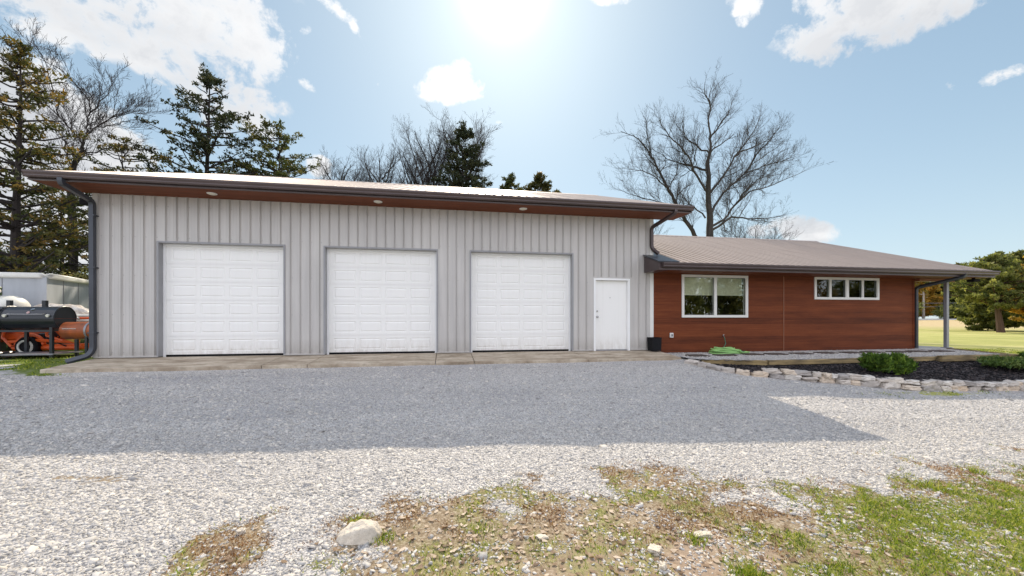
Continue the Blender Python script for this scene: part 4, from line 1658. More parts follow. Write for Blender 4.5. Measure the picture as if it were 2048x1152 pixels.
def window(parent, w, panes, blind_h, mull):
    x0, x1, z0, z1 = w
    f = 0.075
    mb = MB()
    y0, y1 = WY - 0.03, WY + 0.07
    mb.box(x0, x1, y0, y1, z0, z0 + f)
    mb.box(x0, x1, y0, y1, z1 - f, z1)
    mb.box(x0, x0 + f, y0, y1, z0 + f, z1 - f)
    mb.box(x1 - f, x1, y0, y1, z0 + f, z1 - f)
    for (ma, mw, dy) in mull:
        mb.box(ma - mw / 2, ma + mw / 2, y0 + dy, y1 - 0.01, z0 + f, z1 - f)
    fr = mb.build('window', M['trimwhite'], parent)
    edges = [x0 + f] + [e for (ma, mw, dy) in mull for e in (ma - mw / 2, ma + mw / 2)] + [x1 - f]
    for a, b in zip(edges[0::2], edges[1::2]):
        mb = MB().box(a, b, WY + 0.025, WY + 0.031, z0 + f, z1 - f)
        mb.build('pane', M['glass'], fr)
    # thin dark gasket
    mb = MB()
    for a, b in zip(edges[0::2], edges[1::2]):
        g = 0.008
        yy0, yy1 = WY + 0.012, WY + 0.024
        mb.box(a, b, yy0, yy1, z0 + f, z0 + f + g)
        mb.box(a, b, yy0, yy1, z1 - f - g, z1 - f)
        mb.box(a, a + g, yy0, yy1, z0 + f + g, z1 - f - g)
        mb.box(b - g, b, yy0, yy1, z0 + f + g, z1 - f - g)
    mb.build('gasket', M['seal'], fr)
    mb = MB()
    zb = z1 - f - blind_h
    mb.box(x0 + 0.09, x1 - 0.09, WY + 0.115, WY + 0.12, zb, z1 - f + 0.02)
    mb.box(x0 + 0.09, x1 - 0.09, WY + 0.108, WY + 0.128, zb - 0.03, zb - 0.001)
    mb.build('roller_blind', M['blind'], fr)
    return fr


def build_house():
    mb = MB()
    wall_grid(mb, HX0, HX1, -0.1, 2.285, [W1, W2], WY + 0.0, WY + 0.15)
    mb.box(HX1 - 0.15, HX1, WY + 0.152, 21.2, -0.1, 2.285)
    mb.box(HX0, HX1 - 0.152, 21.05, 21.2, -0.1, 2.285)
    mb.prism([(WY + 0.17, 2.3), (21.2, 2.3), (HRY, HRZ - 0.15)], 'x', HX1 - 0.147, HX1 - 0.003)
    mb.build('wall', M['wood'], house)
    # interior behind the panes: floor, ceiling and back wall of the room
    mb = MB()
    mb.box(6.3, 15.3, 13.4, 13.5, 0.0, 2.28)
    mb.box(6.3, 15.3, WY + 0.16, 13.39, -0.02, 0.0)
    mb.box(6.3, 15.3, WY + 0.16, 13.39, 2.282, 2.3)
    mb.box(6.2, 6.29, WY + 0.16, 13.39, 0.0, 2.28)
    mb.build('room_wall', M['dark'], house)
    w1 = window(house, W1, 2, 0.50, [(8.05, 0.085, 0.004)])
    mb = MB()
    # kitchen tap behind the sill
    tap = [(7.92, WY + 0.30, 1.0), (7.92, WY + 0.30, 1.20), (7.90, WY + 0.28, 1.26), (7.85, WY + 0.26, 1.27), (7.82, WY + 0.25, 1.22)]
    mb.tube(tap, 0.011, 8)
    mb.tube([(7.68, WY + 0.30, 1.10), (7.71, WY + 0.29, 1.20)], [0.012, 0.008], 8)
    mb.build('tap', M['chrome'], w1)
    window(house, W2, 4, 0.27, [(12.15, 0.075, 0.004), (12.79, 0.11, 0.0), (13.40, 0.06, 0.006)])
    # seam strip
    MB().box(10.422, 10.448, WY - 0.012, WY - 0.001, -0.08, 2.25).build('seam_strip', M['woodtan'], house)
    MB().box(HX1 - 0.05, HX1 + 0.012, WY - 0.014, WY - 0.001, -0.08, 2.26).build('corner_board', M['wood'], house)
    roof(house, HEX0 + 0.0, HEX1, EY + 0.02, HE, HRY, HRZ, M['roof_b'])
    mb = MB()
    mb.box(5.72, HEX1, EY + 0.025, EY + 0.055, 2.255, HE - 0.045)
    for (xa, xb) in ((HEX1 - 0.026, HEX1 + 0.002),):
        mb.prism([(EY + 0.056, 2.255), (EY + 0.056, HE - 0.034), (HRY, HRZ - 0.035), (HRY, HRZ - 0.19), (EY + 0.55, 2.257)], 'x', xa, xb)
        yb = 2 * HRY - EY - 0.02
        mb.prism([(yb - 0.05, 2.255), (yb - 0.05, HE - 0.034), (HRY, HRZ - 0.035), (HRY, HRZ - 0.19), (yb - 0.5, 2.257)], 'x', xa, xb)
    # boxed eave end that laps the garage wall
    s = 0.348
    mb.prism([(EY + 0.056, 2.255), (EY + 0.056, HE + 0.01), (WY - 0.03, HE + 0.01 + (WY - EY - 0.09) * s), (WY - 0.03, 2.255)], 'x', 5.72, 6.018)
    mb.build('fascia', M['brown'], house)
    mb = MB()
    mb.prism([(EY - 0.01, HE + 0.012), (EY - 0.01, HE + 0.030), (WY - 0.026, HE + 0.032 + (WY - EY) * s), (WY - 0.026, HE + 0.014 + (WY - EY) * s)], 'x', 5.68, 6.32)
    mb.prism([(WY - 0.025, HE + 0.012 + (WY - EY) * s), (WY - 0.025, HE + 0.032 + (WY - EY) * s), (HRY, HRZ + 0.045), (HRY, HRZ + 0.025)], 'x', 6.002, 6.32)
    mb.build('roof_flashing', M['slate'], house)
    mb = MB()
    gutter(mb, 5.80, HEX1, EY + 0.024, HE - 0.012)
    mb.build('gutter', M['brown'], house)
    mb = MB()
    mb.box(6.02, HEX1 - 0.028, EY + 0.056, WY - 0.002, 2.262, 2.276)
    # porch ceiling
    mb.box(HX1 + 0.002, HEX1 - 0.028, WY, 21.2, 2.30, 2.314)
    mb.build('soffit', M['soffit'], house)
    # beam over the porch post
    MB().box(HX1 + 0.02, 16.95, 10.40, 10.54, 2.17, 2.258).build('porch_beam', M['woodtan'], house)
    mb = MB()
    mb.box(16.66, 16.76, 10.43, 10.52, -0.05, 2.168)
    mb.box(16.61, 16.81, 10.38, 10.57, -0.054, -0.035)
    mb.build('porch_post', M['post'], house)
    dsp = downspout(house, [(16.16, EY - 0.05, HE - 0.14), (16.10, EY - 0.03, HE - 0.22), (15.53, WY - 0.02, 1.96), (15.53, WY - 0.02, -0.07)], 0.048)
    # porch lamp hanging under the eave
    mb = MB()
    mb.rbox(16.98, 17.25, 9.92, 10.12, 2.13, 2.22, 0.02)
    mb.box(17.08, 17.14, 9.99, 10.05, 2.22, 2.261)
    mb.build('floodlight', M['seal'], house)
    # outlet box
    mb = MB()
    mb.rbox(6.54, 6.65, WY - 0.055, WY - 0.001, 0.365, 0.505, 0.012)
    ob = mb.build('outlet_cover', M['trimwhite'], house)
    MB().box(6.565, 6.625, WY - 0.059, WY - 0.0555, 0.40, 0.47).build('outlet_lid', M['steelgrey'], ob)
    mb = MB()
    mb.tube([(8.30, WY, 0.40), (8.30, WY - 0.05, 0.40), (8.30, WY - 0.075, 0.37)], 0.016, 8)
    mb.tube([(8.30, WY - 0.045, 0.40), (8.30, WY - 0.045, 0.44)], 0.008, 6)
    mb.tube([(8.30, WY - 0.045, 0.437), (8.30, WY - 0.045, 0.450)], 0.028, 10)
    mb.build('faucet', M['chrome'], house)


build_house()

# black bin at the corner
mb = MB()
x, y = 5.95, 10.36
mb.tube([(x, y, 0.0), (x, y, 0.02), (x, y, 0.36), (x, y, 0.385), (x, y, 0.385), (x, y, 0.10)], [0.185, 0.19, 0.205, 0.205, 0.185, 0.16], 4, square=True, cap=True)
o = mb.build('square_planter', M['seal'])
o.rotation_euler = (0, 0, 0)
tag(o, 'black square planter standing at the corner between grey siding and wood cladding', 'planter')


# garden hose
def build_hose():
    t = thing('garden_hose', 'bright green garden hose coiled on the gravel below the faucet', 'hose', (8.3, 10.2, -0.07))
    rnd = random.Random(2)
    pts = []
    cx, cy = 7.92, 9.98
    N = 8
    for i in range(N * 22):
        a = i / 22 * 2 * math.pi
        k = i / (N * 22)
        turn = int(i / 22)
        rr = 0.40 - 0.16 * (turn % 4) / 4 + 0.03 * math.sin(a * 0.37 + turn)
        ox = 0.05 * math.sin(turn * 1.7)
        pts.append((cx + ox + rr * 1.05 * math.cos(a), cy + rr * 0.72 * math.sin(a), -0.06 + 0.175 * k * (1.25 - rr * 1.4) + 0.015 * math.sin(3 * a + turn)))
    MB().tube(pts, 0.017, 6).build('coil', M['hose'], t, smooth=True)
    pts = []
    for i in range(60):
        a = i / 30 * 2 * math.pi
        pts.append((8.28 + 0.36 * math.cos(a), 9.90 + (0.10 + 0.03 * (i // 30)) * math.sin(a) , -0.055 + 0.02 * (i // 30) + 0.03 * (1 - math.cos(a)) * 0.2 + (0.035 if math.cos(a) < 0 else 0)))
    MB().tube(pts, 0.017, 6).build('coil', M['hose'], t, smooth=True)
    up = [(8.30, WY - 0.075, 0.375), (8.315, WY - 0.085, 0.28), (8.33, WY - 0.10, 0.18), (8.24, WY - 0.14, 0.08), (8.12, 10.28, 0.08), (8.05, 10.2, 0.09)]
    sm = []
    for i in range(len(up) - 1):
        for k in range(4):
            f = k / 4
            sm.append(tuple(up[i][j] * (1 - f) + up[i + 1][j] * f for j in range(3)))
    MB().tube(sm, 0.012, 6).build('riser', M['hosedark'], t, smooth=True)
    MB().tube([(8.15, 9.9, -0.0), (8.32, 10.02, 0.03), (8.45, 10.0, 0.0), (8.60, 9.93, -0.055)], 0.014, 6).build('nozzle_end', M['hosedark'], t, smooth=True)


build_hose()


# ------------------------------------------------------------------ plants
def tuft_cloud(rs, centers, size, per, leaf, up=0.0, squash=1.0):
    """leaf triangles round each centre. centers (n,3); returns V (n*per*3,3), rnd"""
    n = len(centers)
    C = np.repeat(centers, per, 0)
    N = len(C)
    d = rs.normal(0, 1, (N, 3))
    d /= np.linalg.norm(d, axis=1)[:, None] + 1e-9
    r = rs.rand(N) ** 0.5
    P = C + d * (size * r)[:, None] * np.array([1, 1, squash])
    a = rs.normal(0, 1, (N, 3))
    a[:, 2] += up
    a /= np.linalg.norm(a, axis=1)[:, None] + 1e-9
    b = np.cross(a, rs.normal(0, 1, (N, 3)))
    b /= np.linalg.norm(b, axis=1)[:, None] + 1e-9
    L = leaf * rs.uniform(.6, 1.4, N)[:, None]
    V = np.stack([P - b * L * 0.28, P + b * L * 0.28, P + a * L], 1)
    tone = np.repeat(rs.rand(n), per) * 0.6 + rs.rand(N) * 0.4
    return V.reshape(-1, 3), tone


def cedar(name, label, x, y, height, radius, mat='cedar', seed=1, trunk_h=0.12, dens=1.0, shape=1.0, group=None, leaf=0.20, lean=(0, 0), gaps=0.25, baseZ=None, bark='barkdark', trunk_r=None, parent_only=False, rot=0.0):
    rs = np.random.RandomState(seed)
    z0 = gzf(x, y) if baseZ is None else baseZ
    t = thing(name, label, 'tree', (x, y, z0 - 0.1), group)
    mbt = MB()
    tr = trunk_r or height * 0.018
    pts = []
    for i in range(9):
        f = i / 8
        pts.append((x + lean[0] * f + 0.15 * math.sin(f * 5 + seed) * f, y + lean[1] * f, z0 - 0.1 + height * 0.97 * f))
    mbt.tube(pts, [tr * (1 - 0.93 * (i / 8) ** 0.9) for i in range(9)], 8)
    nb = int(150 * dens)
    cents = []
    for i in range(nb):
        f = trunk_h + (1 - trunk_h) * (i + rs.rand()) / nb
        g = (f - trunk_h) / (1 - trunk_h)
        prof = (1 - g) ** shape * (0.35 + 0.65 * min(1, g * 5 + 0.3))
        L = radius * (0.12 + prof) * rs.uniform(0.45, 1.15)
        a = rs.uniform(0, 2 * np.pi)
        if rs.rand() < gaps * 0.4:
            continue
        rise = rs.uniform(-0.05, 0.38)
        bx = x + lean[0] * f
        by = y + lean[1] * f
        bz = z0 + height * f * 0.97
        bp = []
        m = 5
        for k in range(m + 1):
            u = k / m
            bp.append((bx + math.cos(a) * L * u, by + math.sin(a) * L * u, bz + rise * L * u + 0.10 * L * u * u + rs.normal(0, 0.03)))
        mbt.tube(bp, [tr * 0.28 * (1 - g * 0.6) * (1 - 0.85 * k / m) + 0.008 for k in range(m + 1)], 4, cap=False)
        nt = max(3, int(L / 0.15))
        for k in range(nt):
            u = 0.30 + 0.72 * (k + rs.rand()) / nt
            w = 0.30 * L * (1.05 - u) + 0.12
            if rs.rand() < gaps:
                continue
            cents.append((bx + math.cos(a) * L * u + rs.normal(0, w * 0.6), by + math.sin(a) * L * u + rs.normal(0, w * 0.6), bz + (rise * u + 0.1 * u * u) * L + rs.normal(0, 0.05) + 0.03))
    for k in range(int(10 * dens)):
        cents.append((x + lean[0] + rs.normal(0, 0.12), y + lean[1] + rs.normal(0, 0.12), z0 + height * (0.93 + 0.07 * rs.rand())))
    cents = np.array(cents)
    V, tone = tuft_cloud(rs, cents, 0.17 + leaf * 0.45, 20, leaf, 0.25, 0.55)
    mbt.build('trunk', M[bark], t)
    o = mesh_np('crown', V - np.array([x, y, z0 - 0.1]), np.arange(len(V)).reshape(-1, 3), M[mat], tone)
    o.parent = t
    return t


def bush(name, label, x, y, h, w, mat='brush', seed=1, group=None, leaf=0.10, n=260, per=16, cat='shrub', d=None, stems=True, baseZ=None, upright=0.4, clump=0.14):
    rs = np.random.RandomState(seed)
    z0 = gzf(x, y) if baseZ is None else baseZ
    t = thing(name, label, cat, (x, y, z0), group)
    d = d or w
    cents = []
    # lumpy ellipsoids
    lobes = [(rs.uniform(-.32, .32) * w, rs.uniform(-.32, .32) * d, rs.uniform(.25, .62) * h, rs.uniform(.28, .46)) for _ in range(9)]
    for i in range(n):
        lx, ly, lz, lr = lobes[rs.randint(len(lobes))]
        q = rs.normal(0, 1, 3)
        q /= np.linalg.norm(q) + 1e-9
        rr = lr * rs.uniform(0.6, 1.05)
        c = (lx + q[0] * rr * w * .62, ly + q[1] * rr * d * .62, max(0.03, lz + q[2] * rr * h * .85))
        cents.append(c)
    cents = np.array(cents)
    V, tone = tuft_cloud(rs, cents, clump, per, leaf, upright, 0.8)
    if stems:
        mb = MB()
        for i in range(14):
            c = cents[rs.randint(len(cents))]
            mb.tube([(c[0] * 0.15, c[1] * 0.15, -0.05), (c[0] * .5, c[1] * .5, c[2] * .55), tuple(c)], [0.02 + 0.008 * h, 0.012 + 0.005 * h, 0.006], 5)
        o2 = mb.build('stem', M['barkdark'])
        o2.parent = t
    o = mesh_np('foliage', V, np.arange(len(V)).reshape(-1, 3), M[mat], tone)
    o.parent = t
    return t


def bare_tree(name, label, limbs, y, base, mat='bark', seed=1, r_scale=1.0, twig=1.0, depth_spread=1.5, group=None, minr=0.006, lv=4, cat='tree'):
    """limbs: list of (points[(x,z)], r_start, r_end); first is the trunk"""
    rnd = random.Random(seed)
    t = thing(name, label, cat, (base[0], base[1], gzf(base[0], base[1]) - 0.1), group)
    mb = MB()

    tot = [0]

    def curve(p, d, L, r, lev):
        n = max(2, int(L / (0.5 if lev < 2 else 0.3)))
        n = min(n, 6 if lev < 2 else 4)
        tot[0] += 1
        pts = [p.copy()]
        dd = d.normalized()
        step = L / n
        q_ = p.copy()
        for i in range(n):
            dd = (dd + Vector((rnd.uniform(-.28, .28), rnd.uniform(-.28, .28), rnd.uniform(-.16, .26)))).normalized()
            q_ = q_ + dd * step
            pts.append(q_.copy())
        rads = [max(minr * 0.7, r * (1 - 0.82 * i / n)) for i in range(n + 1)]
        mb.tube(pts, rads, 5 if lev < 1 else 3, cap=False)
        spawn(pts, rads, L, lev + 1)

    def spawn(pts, rads, L, lev):
        if lev > lv:
            return
        step = (0.5, 0.40, 0.30, 0.25, 0.2)[min(4, lev)] / twig
        total = 0
        nxt = step * rnd.uniform(.6, 1.2) if lev > 1 else step
        for i in range(len(pts) - 1):
            seg = pts[i + 1] - pts[i]
            sl = seg.length
            while nxt < total + sl:
                u = (nxt - total) / sl
                p = pts[i] + seg * u
                f = nxt / max(L, 0.01)
                if f > 0.12:
                    d = seg.normalized()
                    ax = Vector((rnd.uniform(-1, 1), rnd.uniform(-1, 1), rnd.uniform(-1, 1))).cross(d)
                    if ax.length > 1e-3:
                        ax.normalize()
                        ang = rnd.uniform(0.4, 0.95)
                        nd = d * math.cos(ang) + ax * math.sin(ang)
                        nd.z += 0.26
                        Lc = min(max(L * 0.5, 1.9 if lev == 1 else 0), (2.8, 1.7, 1.0, 0.5)[min(3, lev - 1)]) * (1.15 - 0.5 * f) * rnd.uniform(.5, 1.2)
                        r0 = rads[i] * 0.5
                        if Lc > 0.12:
                            curve(p, nd, Lc, max(minr, min(r0, 0.012 * Lc + 0.004)), lev)
                nxt += step * rnd.uniform(.55, 1.4)
            total += sl

    anchor = []
    for li, (pp, r0, r1) in enumerate(limbs):
        yoff = 0
        side = rnd.uniform(-1, 1) * depth_spread if li > 0 else 0
        y_start = y
        if anchor:
            y_start = min(anchor, key=lambda q_: (q_[0] - pp[0][0]) ** 2 + (q_[2] - pp[0][1]) ** 2)[1]
        n = len(pp)
        # refine
        P = []
        L = 0
        for i, (x, z) in enumerate(pp):
            f = i / max(1, n - 1)
            P.append(Vector((x, y_start + side * f, z)))
        Q = []
        for i in range(len(P) - 1):
            for k in range(3):
                f = k / 3
                v = P[i].lerp(P[i + 1], f)
                if k:
                    v += Vector((rnd.uniform(-.07, .07), rnd.uniform(-.1, .1), rnd.uniform(-.06, .06)))
                Q.append(v)
        Q.append(P[-1])
        L = sum((Q[i + 1] - Q[i]).length for i in range(len(Q) - 1))
        m = len(Q)
        anchor += [tuple(v) for v in Q]
        rads = [(r0 + (r1 - r0) * i / (m - 1)) * r_scale for i in range(m)]
        mb.tube(Q, rads, 8 if li == 0 else 6, cap=False)
        spawn(Q, rads, L, 1 if li else 1)
    o = mb.build('crown', M[mat], t, fix=False)
    # trunk as its own part: the bole below the first limb
    x, z = limbs[0][0][0]
    zb = gzf(base[0], base[1]) - 0.1
    tb = MB()
    N = 6
    tb.tube([(base[0] + (x - base[0]) * i / N, base[1] + (y - base[1]) * i / N, zb + (z - zb) * i / N) for i in range(N + 1)], [limbs[0][1] * r_scale * (1.35 - 0.35 * i / N) for i in range(N + 1)], 10, cap=False)
    tb.build('trunk', M[mat], t)
    return t


OAK = {'trunk': [(22.38, 8.03), (22.38, 10.11), (22.22, 12.04), (22.18, 14.27), (22.38, 15.62), (22.38, 16.96)], 't2': [(22.38, 16.96), (21.97, 18.26), (21.89, 19.45), (21.56, 20.45), (21.72, 21.51)], 'l1': [(21.97, 12.17), (20.9, 13.44), (19.93, 15.0), (18.33, 16.19), (17.06, 17.25), (16.59, 18.37)], 'l2': [(22.13, 14.04), (20.9, 14.47), (19.93, 14.85), (18.8, 15.35), (17.38, 16.55)], 'l3': [(22.35, 15.62), (21.39, 16.14), (20.25, 16.93), (19.93, 18.08), (20.25, 19.0)], 'l4': [(22.38, 15.62), (23.05, 16.27), (24.56, 17.29), (25.24, 17.8)], 'l5': [(22.46, 12.05), (23.88, 13.78), (24.9, 15.51), (26.27, 17.12), (27.13, 18.41), (27.83, 20.01)], 'l6': [(22.63, 10.27), (23.88, 12.13), (25.07, 13.1), (26.44, 14.25), (28.7, 15.17), (31.21, 15.97), (32.66, 16.55)], 'l7': [(22.63, 8.93), (23.88, 9.58), (25.24, 11.15), (26.78, 12.45), (28.7, 13.02), (31.21, 14.1), (33.77, 15.21)], 'l8': [(22.71, 8.63), (24.73, 9.92), (26.44, 9.84), (28.53, 9.94), (30.84, 10.51)], 'l9': [(26.44, 14.25), (27.65, 16.01), (29.06, 17.35), (30.48, 19.02)], 'l11': [(21.97, 9.65), (20.9, 10.78), (20.25, 11.48), (19.61, 12.18)], 'l12': [(22.38, 16.96), (23.21, 18.07), (24.22, 19.36), (24.9, 20.94)], 'l13': [(21.89, 19.45), (20.9, 20.09), (20.41, 20.78)], 'l14': [(24.9, 15.51), (25.92, 16.19), (27.65, 16.93), (29.41, 17.84)], 'l15': [(25.24, 11.15), (25.92, 12.25), (26.96, 13.37), (29.41, 13.99)], 'l16': [(23.88, 9.58), (23.8, 8.53), (24.22, 8.02)]}
OAK2 = {'trunk': [(22.27, 7.01), (21.6, 8.21), (20.59, 9.69), (19.93, 10.87), (18.94, 12.48), (18.12, 13.94), (17.15, 15.51), (16.03, 16.91), (14.29, 17.51)], 'b': [(19.93, 10.87), (18.28, 11.39), (16.34, 12.03), (14.45, 12.81)], 'c': [(18.94, 12.48), (17.47, 13.29), (15.87, 13.64), (13.9, 13.51)], 'd': [(19.68, 11.16), (20.26, 12.26), (21.6, 13.25), (22.27, 13.9)], 'e': [(18.12, 13.94), (18.94, 14.89), (19.27, 15.82), (18.94, 17.0)], 'f': [(17.15, 15.51), (16.67, 16.82), (16.34, 17.98), (15.71, 18.67)], 'g': [(18.94, 12.48), (19.43, 13.72), (19.43, 15.23), (18.77, 17.44)]}
WAL = {'trunk': [(-19.22, 5.81), (-19.31, 7.52), (-19.22, 8.68), (-18.99, 9.31), (-18.84, 9.94)], 'a': [(-18.84, 9.94), (-18.7, 10.7), (-18.34, 11.21), (-17.81, 11.81), (-17.21, 12.14), (-16.61, 12.34), (-16.0, 12.25)], 'b': [(-18.73, 10.7), (-18.78, 11.31), (-18.81, 11.99), (-18.93, 12.67), (-19.22, 13.19), (-19.74, 13.74)], 'c': [(-18.84, 10.14), (-19.16, 10.8), (-19.45, 11.25), (-19.91, 11.82), (-20.31, 12.46), (-20.71, 12.83)], 'd': [(-19.22, 8.82), (-19.57, 9.47), (-19.74, 10.14), (-19.68, 10.76), (-19.91, 11.35), (-20.25, 11.79), (-20.48, 12.25)], 'e': [(-19.68, 10.15), (-20.14, 10.52), (-20.54, 10.96)], 'f': [(-18.34, 11.21), (-17.63, 11.41), (-17.21, 11.72), (-16.73, 11.91)], 'g': [(-18.81, 9.6), (-18.4, 10.04), (-17.81, 10.57), (-17.34, 10.88)], 'h': [(-19.45, 11.25), (-19.22, 11.96), (-19.31, 12.77), (-19.34, 13.65)], 'i': [(-18.81, 11.99), (-18.64, 12.7), (-18.61, 13.18), (-18.52, 14.08), (-18.75, 14.74)], 'j': [(-17.81, 11.81), (-17.78, 12.3), (-17.51, 12.81), (-17.21, 13.11)], 'k': [(-18.75, 9.53), (-18.05, 9.86), (-17.51, 10.11)], 'l': [(-20.88, 13.29), (-20.88, 14.09), (-21.05, 14.68), (-21.05, 15.55)], 'm': [(-20.31, 12.46), (-20.71, 13.17), (-21.27, 13.58)], 'n': [(-18.93, 12.67), (-19.34, 13.31), (-19.97, 14.06), (-20.59, 14.33)]}


def limb_list(d, r_tr0, r_tr1, r0=0.13, r1=0.02, sx=1.0, sz=1.0, x0=22.4, z0=8.0):
    out = []
    d = {k: [(x0 + (x - x0) * sx, z0 + (z - z0) * sz if z > z0 else z) for x, z in v] for k, v in d.items()}
    for k, v in d.items():
        if k == 'trunk':
            out.append((v, r_tr0, r_tr1))
        else:
            L = sum(math.hypot(v[i + 1][0] - v[i][0], v[i + 1][1] - v[i][1]) for i in range(len(v) - 1))
            s = min(1.0, 0.35 + L / 10)
            out.append((v, r0 * s * 1.1, r1))
    return out


bare_tree('bare_tree', 'tall spreading leafless tree behind the wood-clad house roof', limb_list(OAK, 0.29, 0.08, 0.10, 0.010, 0.94, 0.93), 30, (22.4, 30), seed=5, twig=1.25, minr=0.0055)
bare_tree('bare_tree', 'leaning leafless tree between the garage roof end and the tallest bare trunk', limb_list(OAK2, 0.20, 0.02, 0.06, 0.010, 0.95, 0.93), 31, (23.2, 31), seed=9, twig=1.25, minr=0.0055)
bare_tree('bare_tree', 'dark leafless forked tree above the left end of the garage roof', limb_list(WAL, 0.17, 0.08, 0.055, 0.009), 24, (-19.2, 24), mat='barkdark', seed=13, twig=1.5, minr=0.007, depth_spread=2.0)


def rand_limbs(x, z0, h, w, seed, n=8, fork=0.35):
    rnd = random.Random(seed)
    zt = z0 + h * fork
    limbs = [([(x, z0 + h * 0.15), (x + rnd.uniform(-.2, .2), zt), (x + rnd.uniform(-.4, .4), z0 + h * .6), (x + rnd.uniform(-.5, .5), z0 + h * .82), (x + rnd.uniform(-.5, .5), z0 + h * .97)], h * 0.012, h * 0.002)]
    for i in range(n):
        s = -1 if i % 2 else 1
        f = fork + 0.45 * i / n
        zs = z0 + h * f
        sp = w / 2 * rnd.uniform(.55, 1.0) * (1 - 0.35 * i / n)
        up = min(h * (0.97 - f), h * rnd.uniform(.28, .5))
        limbs.append(([(x, zs), (x + s * sp * .35, zs + up * .35), (x + s * sp * .7, zs + up * .68), (x + s * sp, zs + up)], h * 0.005, h * 0.001))
    return limbs


FARB = [(-11.2, 45, 18.2, 6.0, 41, 'faint leafless tree at the left of the row behind the garage ridge'), (-6.9, 45, 19.4, 6.2, 42, 'leafless tree second from the left behind the garage ridge'), (-3.1, 46, 20.3, 6.0, 43, 'leafless tree right of centre behind the garage ridge, beside the dense cedar'), (-1.4, 42, 20.6, 5.5, 44, 'leafless tree partly hidden by the dense cedar behind the ridge')]
for (x, y, h, w, sd, lab) in FARB:
    bare_tree('bare_tree', lab, rand_limbs(x, gzf(x, y), h, w, sd, 9, 0.45), y, (x, y), seed=sd, twig=1.15, depth_spread=2.2, group='leafless trees far behind the garage', minr=0.007)
bare_tree('bare_tree', 'tall thin leafless tree rising around the dense dark cedar behind the ridge', rand_limbs(1.6, gzf(1.6, 40), 21.5, 7.8, 45, 12, 0.42), 40.5, (1.6, 40.5), seed=46, twig=1.15, depth_spread=2.5, minr=0.007)
bare_tree('bare_tree', 'low leafless scrub tree right of the tall bare tree, above the house ridge', rand_limbs(30.6, gzf(30, 33), 10.6, 9.5, 47, 10, 0.3), 34, (30.6, 34), seed=48, twig=1.2, depth_spread=2, minr=0.007)
bare_tree('bare_tree', 'small leafless tree seen between the garage downspout and the leaning bare tree', rand_limbs(18.3, gzf(18, 33), 10.3, 5.0, 49, 7, 0.3), 34, (18.3, 34), seed=50, twig=0.8, depth_spread=2, minr=0.007)

cedar('cedar_tree', 'tall pointed dark cedar behind the left part of the garage roof', -14.55, 27, 16.7, 4.9, 'cedardark', 3, 0.25, 1.15, 0.85, gaps=0.55, leaf=0.17)
cedar('cedar_tree', 'broader green cedar just right of the tall pointed cedar', -11.3, 29, 14.6, 4.6, 'cedar', 4, 0.25, 1.1, 0.55, gaps=0.52, leaf=0.17)
cedar('cedar_tree', 'dense dark cedar standing inside bare branches behind the garage ridge', 1.75, 38, 20.0, 4.6, 'cedardark', 6, 0.3, 1.2, 0.7, gaps=0.42, leaf=0.20)
cedar('cedar_tree', 'left of the two small cedar tops behind the garage ridge right of the dense cedar', 7.2, 42, 16.9, 4.2, 'cedar', 7, 0.4, 0.8, 0.8, gaps=0.2, leaf=0.24)
cedar('cedar_tree', 'right of the two small cedar tops behind the garage ridge, slightly taller', 9.9, 40, 16.6, 4.4, 'cedarbronze', 8, 0.4, 0.8, 0.9, gaps=0.2, leaf=0.24)
cedar('cedar_tree', 'large bronze-green cedar at the left edge with foliage down its trunk', -15.35, 17, 11.2, 2.5, 'cedarbronze', 10, 0.18, 1.15, 0.55, gaps=0.52, leaf=0.13, trunk_r=0.20, bark='barkdark')
cedar('cedar_tree', 'loose olive cedar low behind the left garage eave', -18.3, 26, 11.6, 4.6, 'cedarbronze', 12, 0.15, 0.85, 0.5, gaps=0.68, leaf=0.15)
cedar('cedar_tree', 'dark cedar filling the gap left of the garage corner', -17.6, 21.5, 7.8, 3.0, 'cedar', 14, 0.10, 0.55, 0.5, gaps=0.70, leaf=0.15)

BR = [(-21.5, 21, 4.2, 3.6, 'brush', 'olive thicket at the left edge behind the trailer'), (-18.8, 20.5, 3.5, 3.2, 'rust', 'rust-toned thicket behind the trailer nose'), (-16.6, 19.5, 3.6, 3.2, 'brush', 'pale sunlit thicket just left of the garage corner'), (-23.5, 25, 5.4, 4.5, 'cedar', 'dark green thicket behind the olive thicket at left'), (-20, 25.5, 4.6, 4.5, 'brush', 'yellowish thicket seen between the two left trunks'), (-14.5, 19.5, 3.2, 2.6, 'rust', 'low brown thicket mostly behind the garage corner')]
for i, (x, y, h, w, mt, lab) in enumerate(BR):
    bush('thicket', lab, x, y, h, w, mt, 60 + i, 'thickets at the wood edge', leaf=0.13, n=420, per=14, cat='bush', clump=0.22)
for i, (x, y) in enumerate([(-33, 34), (-27, 40), (-20, 44)]):
    cedar('woodland_tree', ['bare-topped dark woodland tree far behind the trailer', 'woodland tree behind the leafless forked tree', 'woodland tree behind the gap beside the garage corner', 'woodland tree hidden low behind the pointed cedar', 'woodland tree outside the left edge behind the trailer'][i], x, y, 6.0 + (i % 3), 4.0, 'cedar', 70 + i, 0.05, 0.8, 0.5, gaps=0.45, leaf=0.3, group='woodland trees behind the yard')

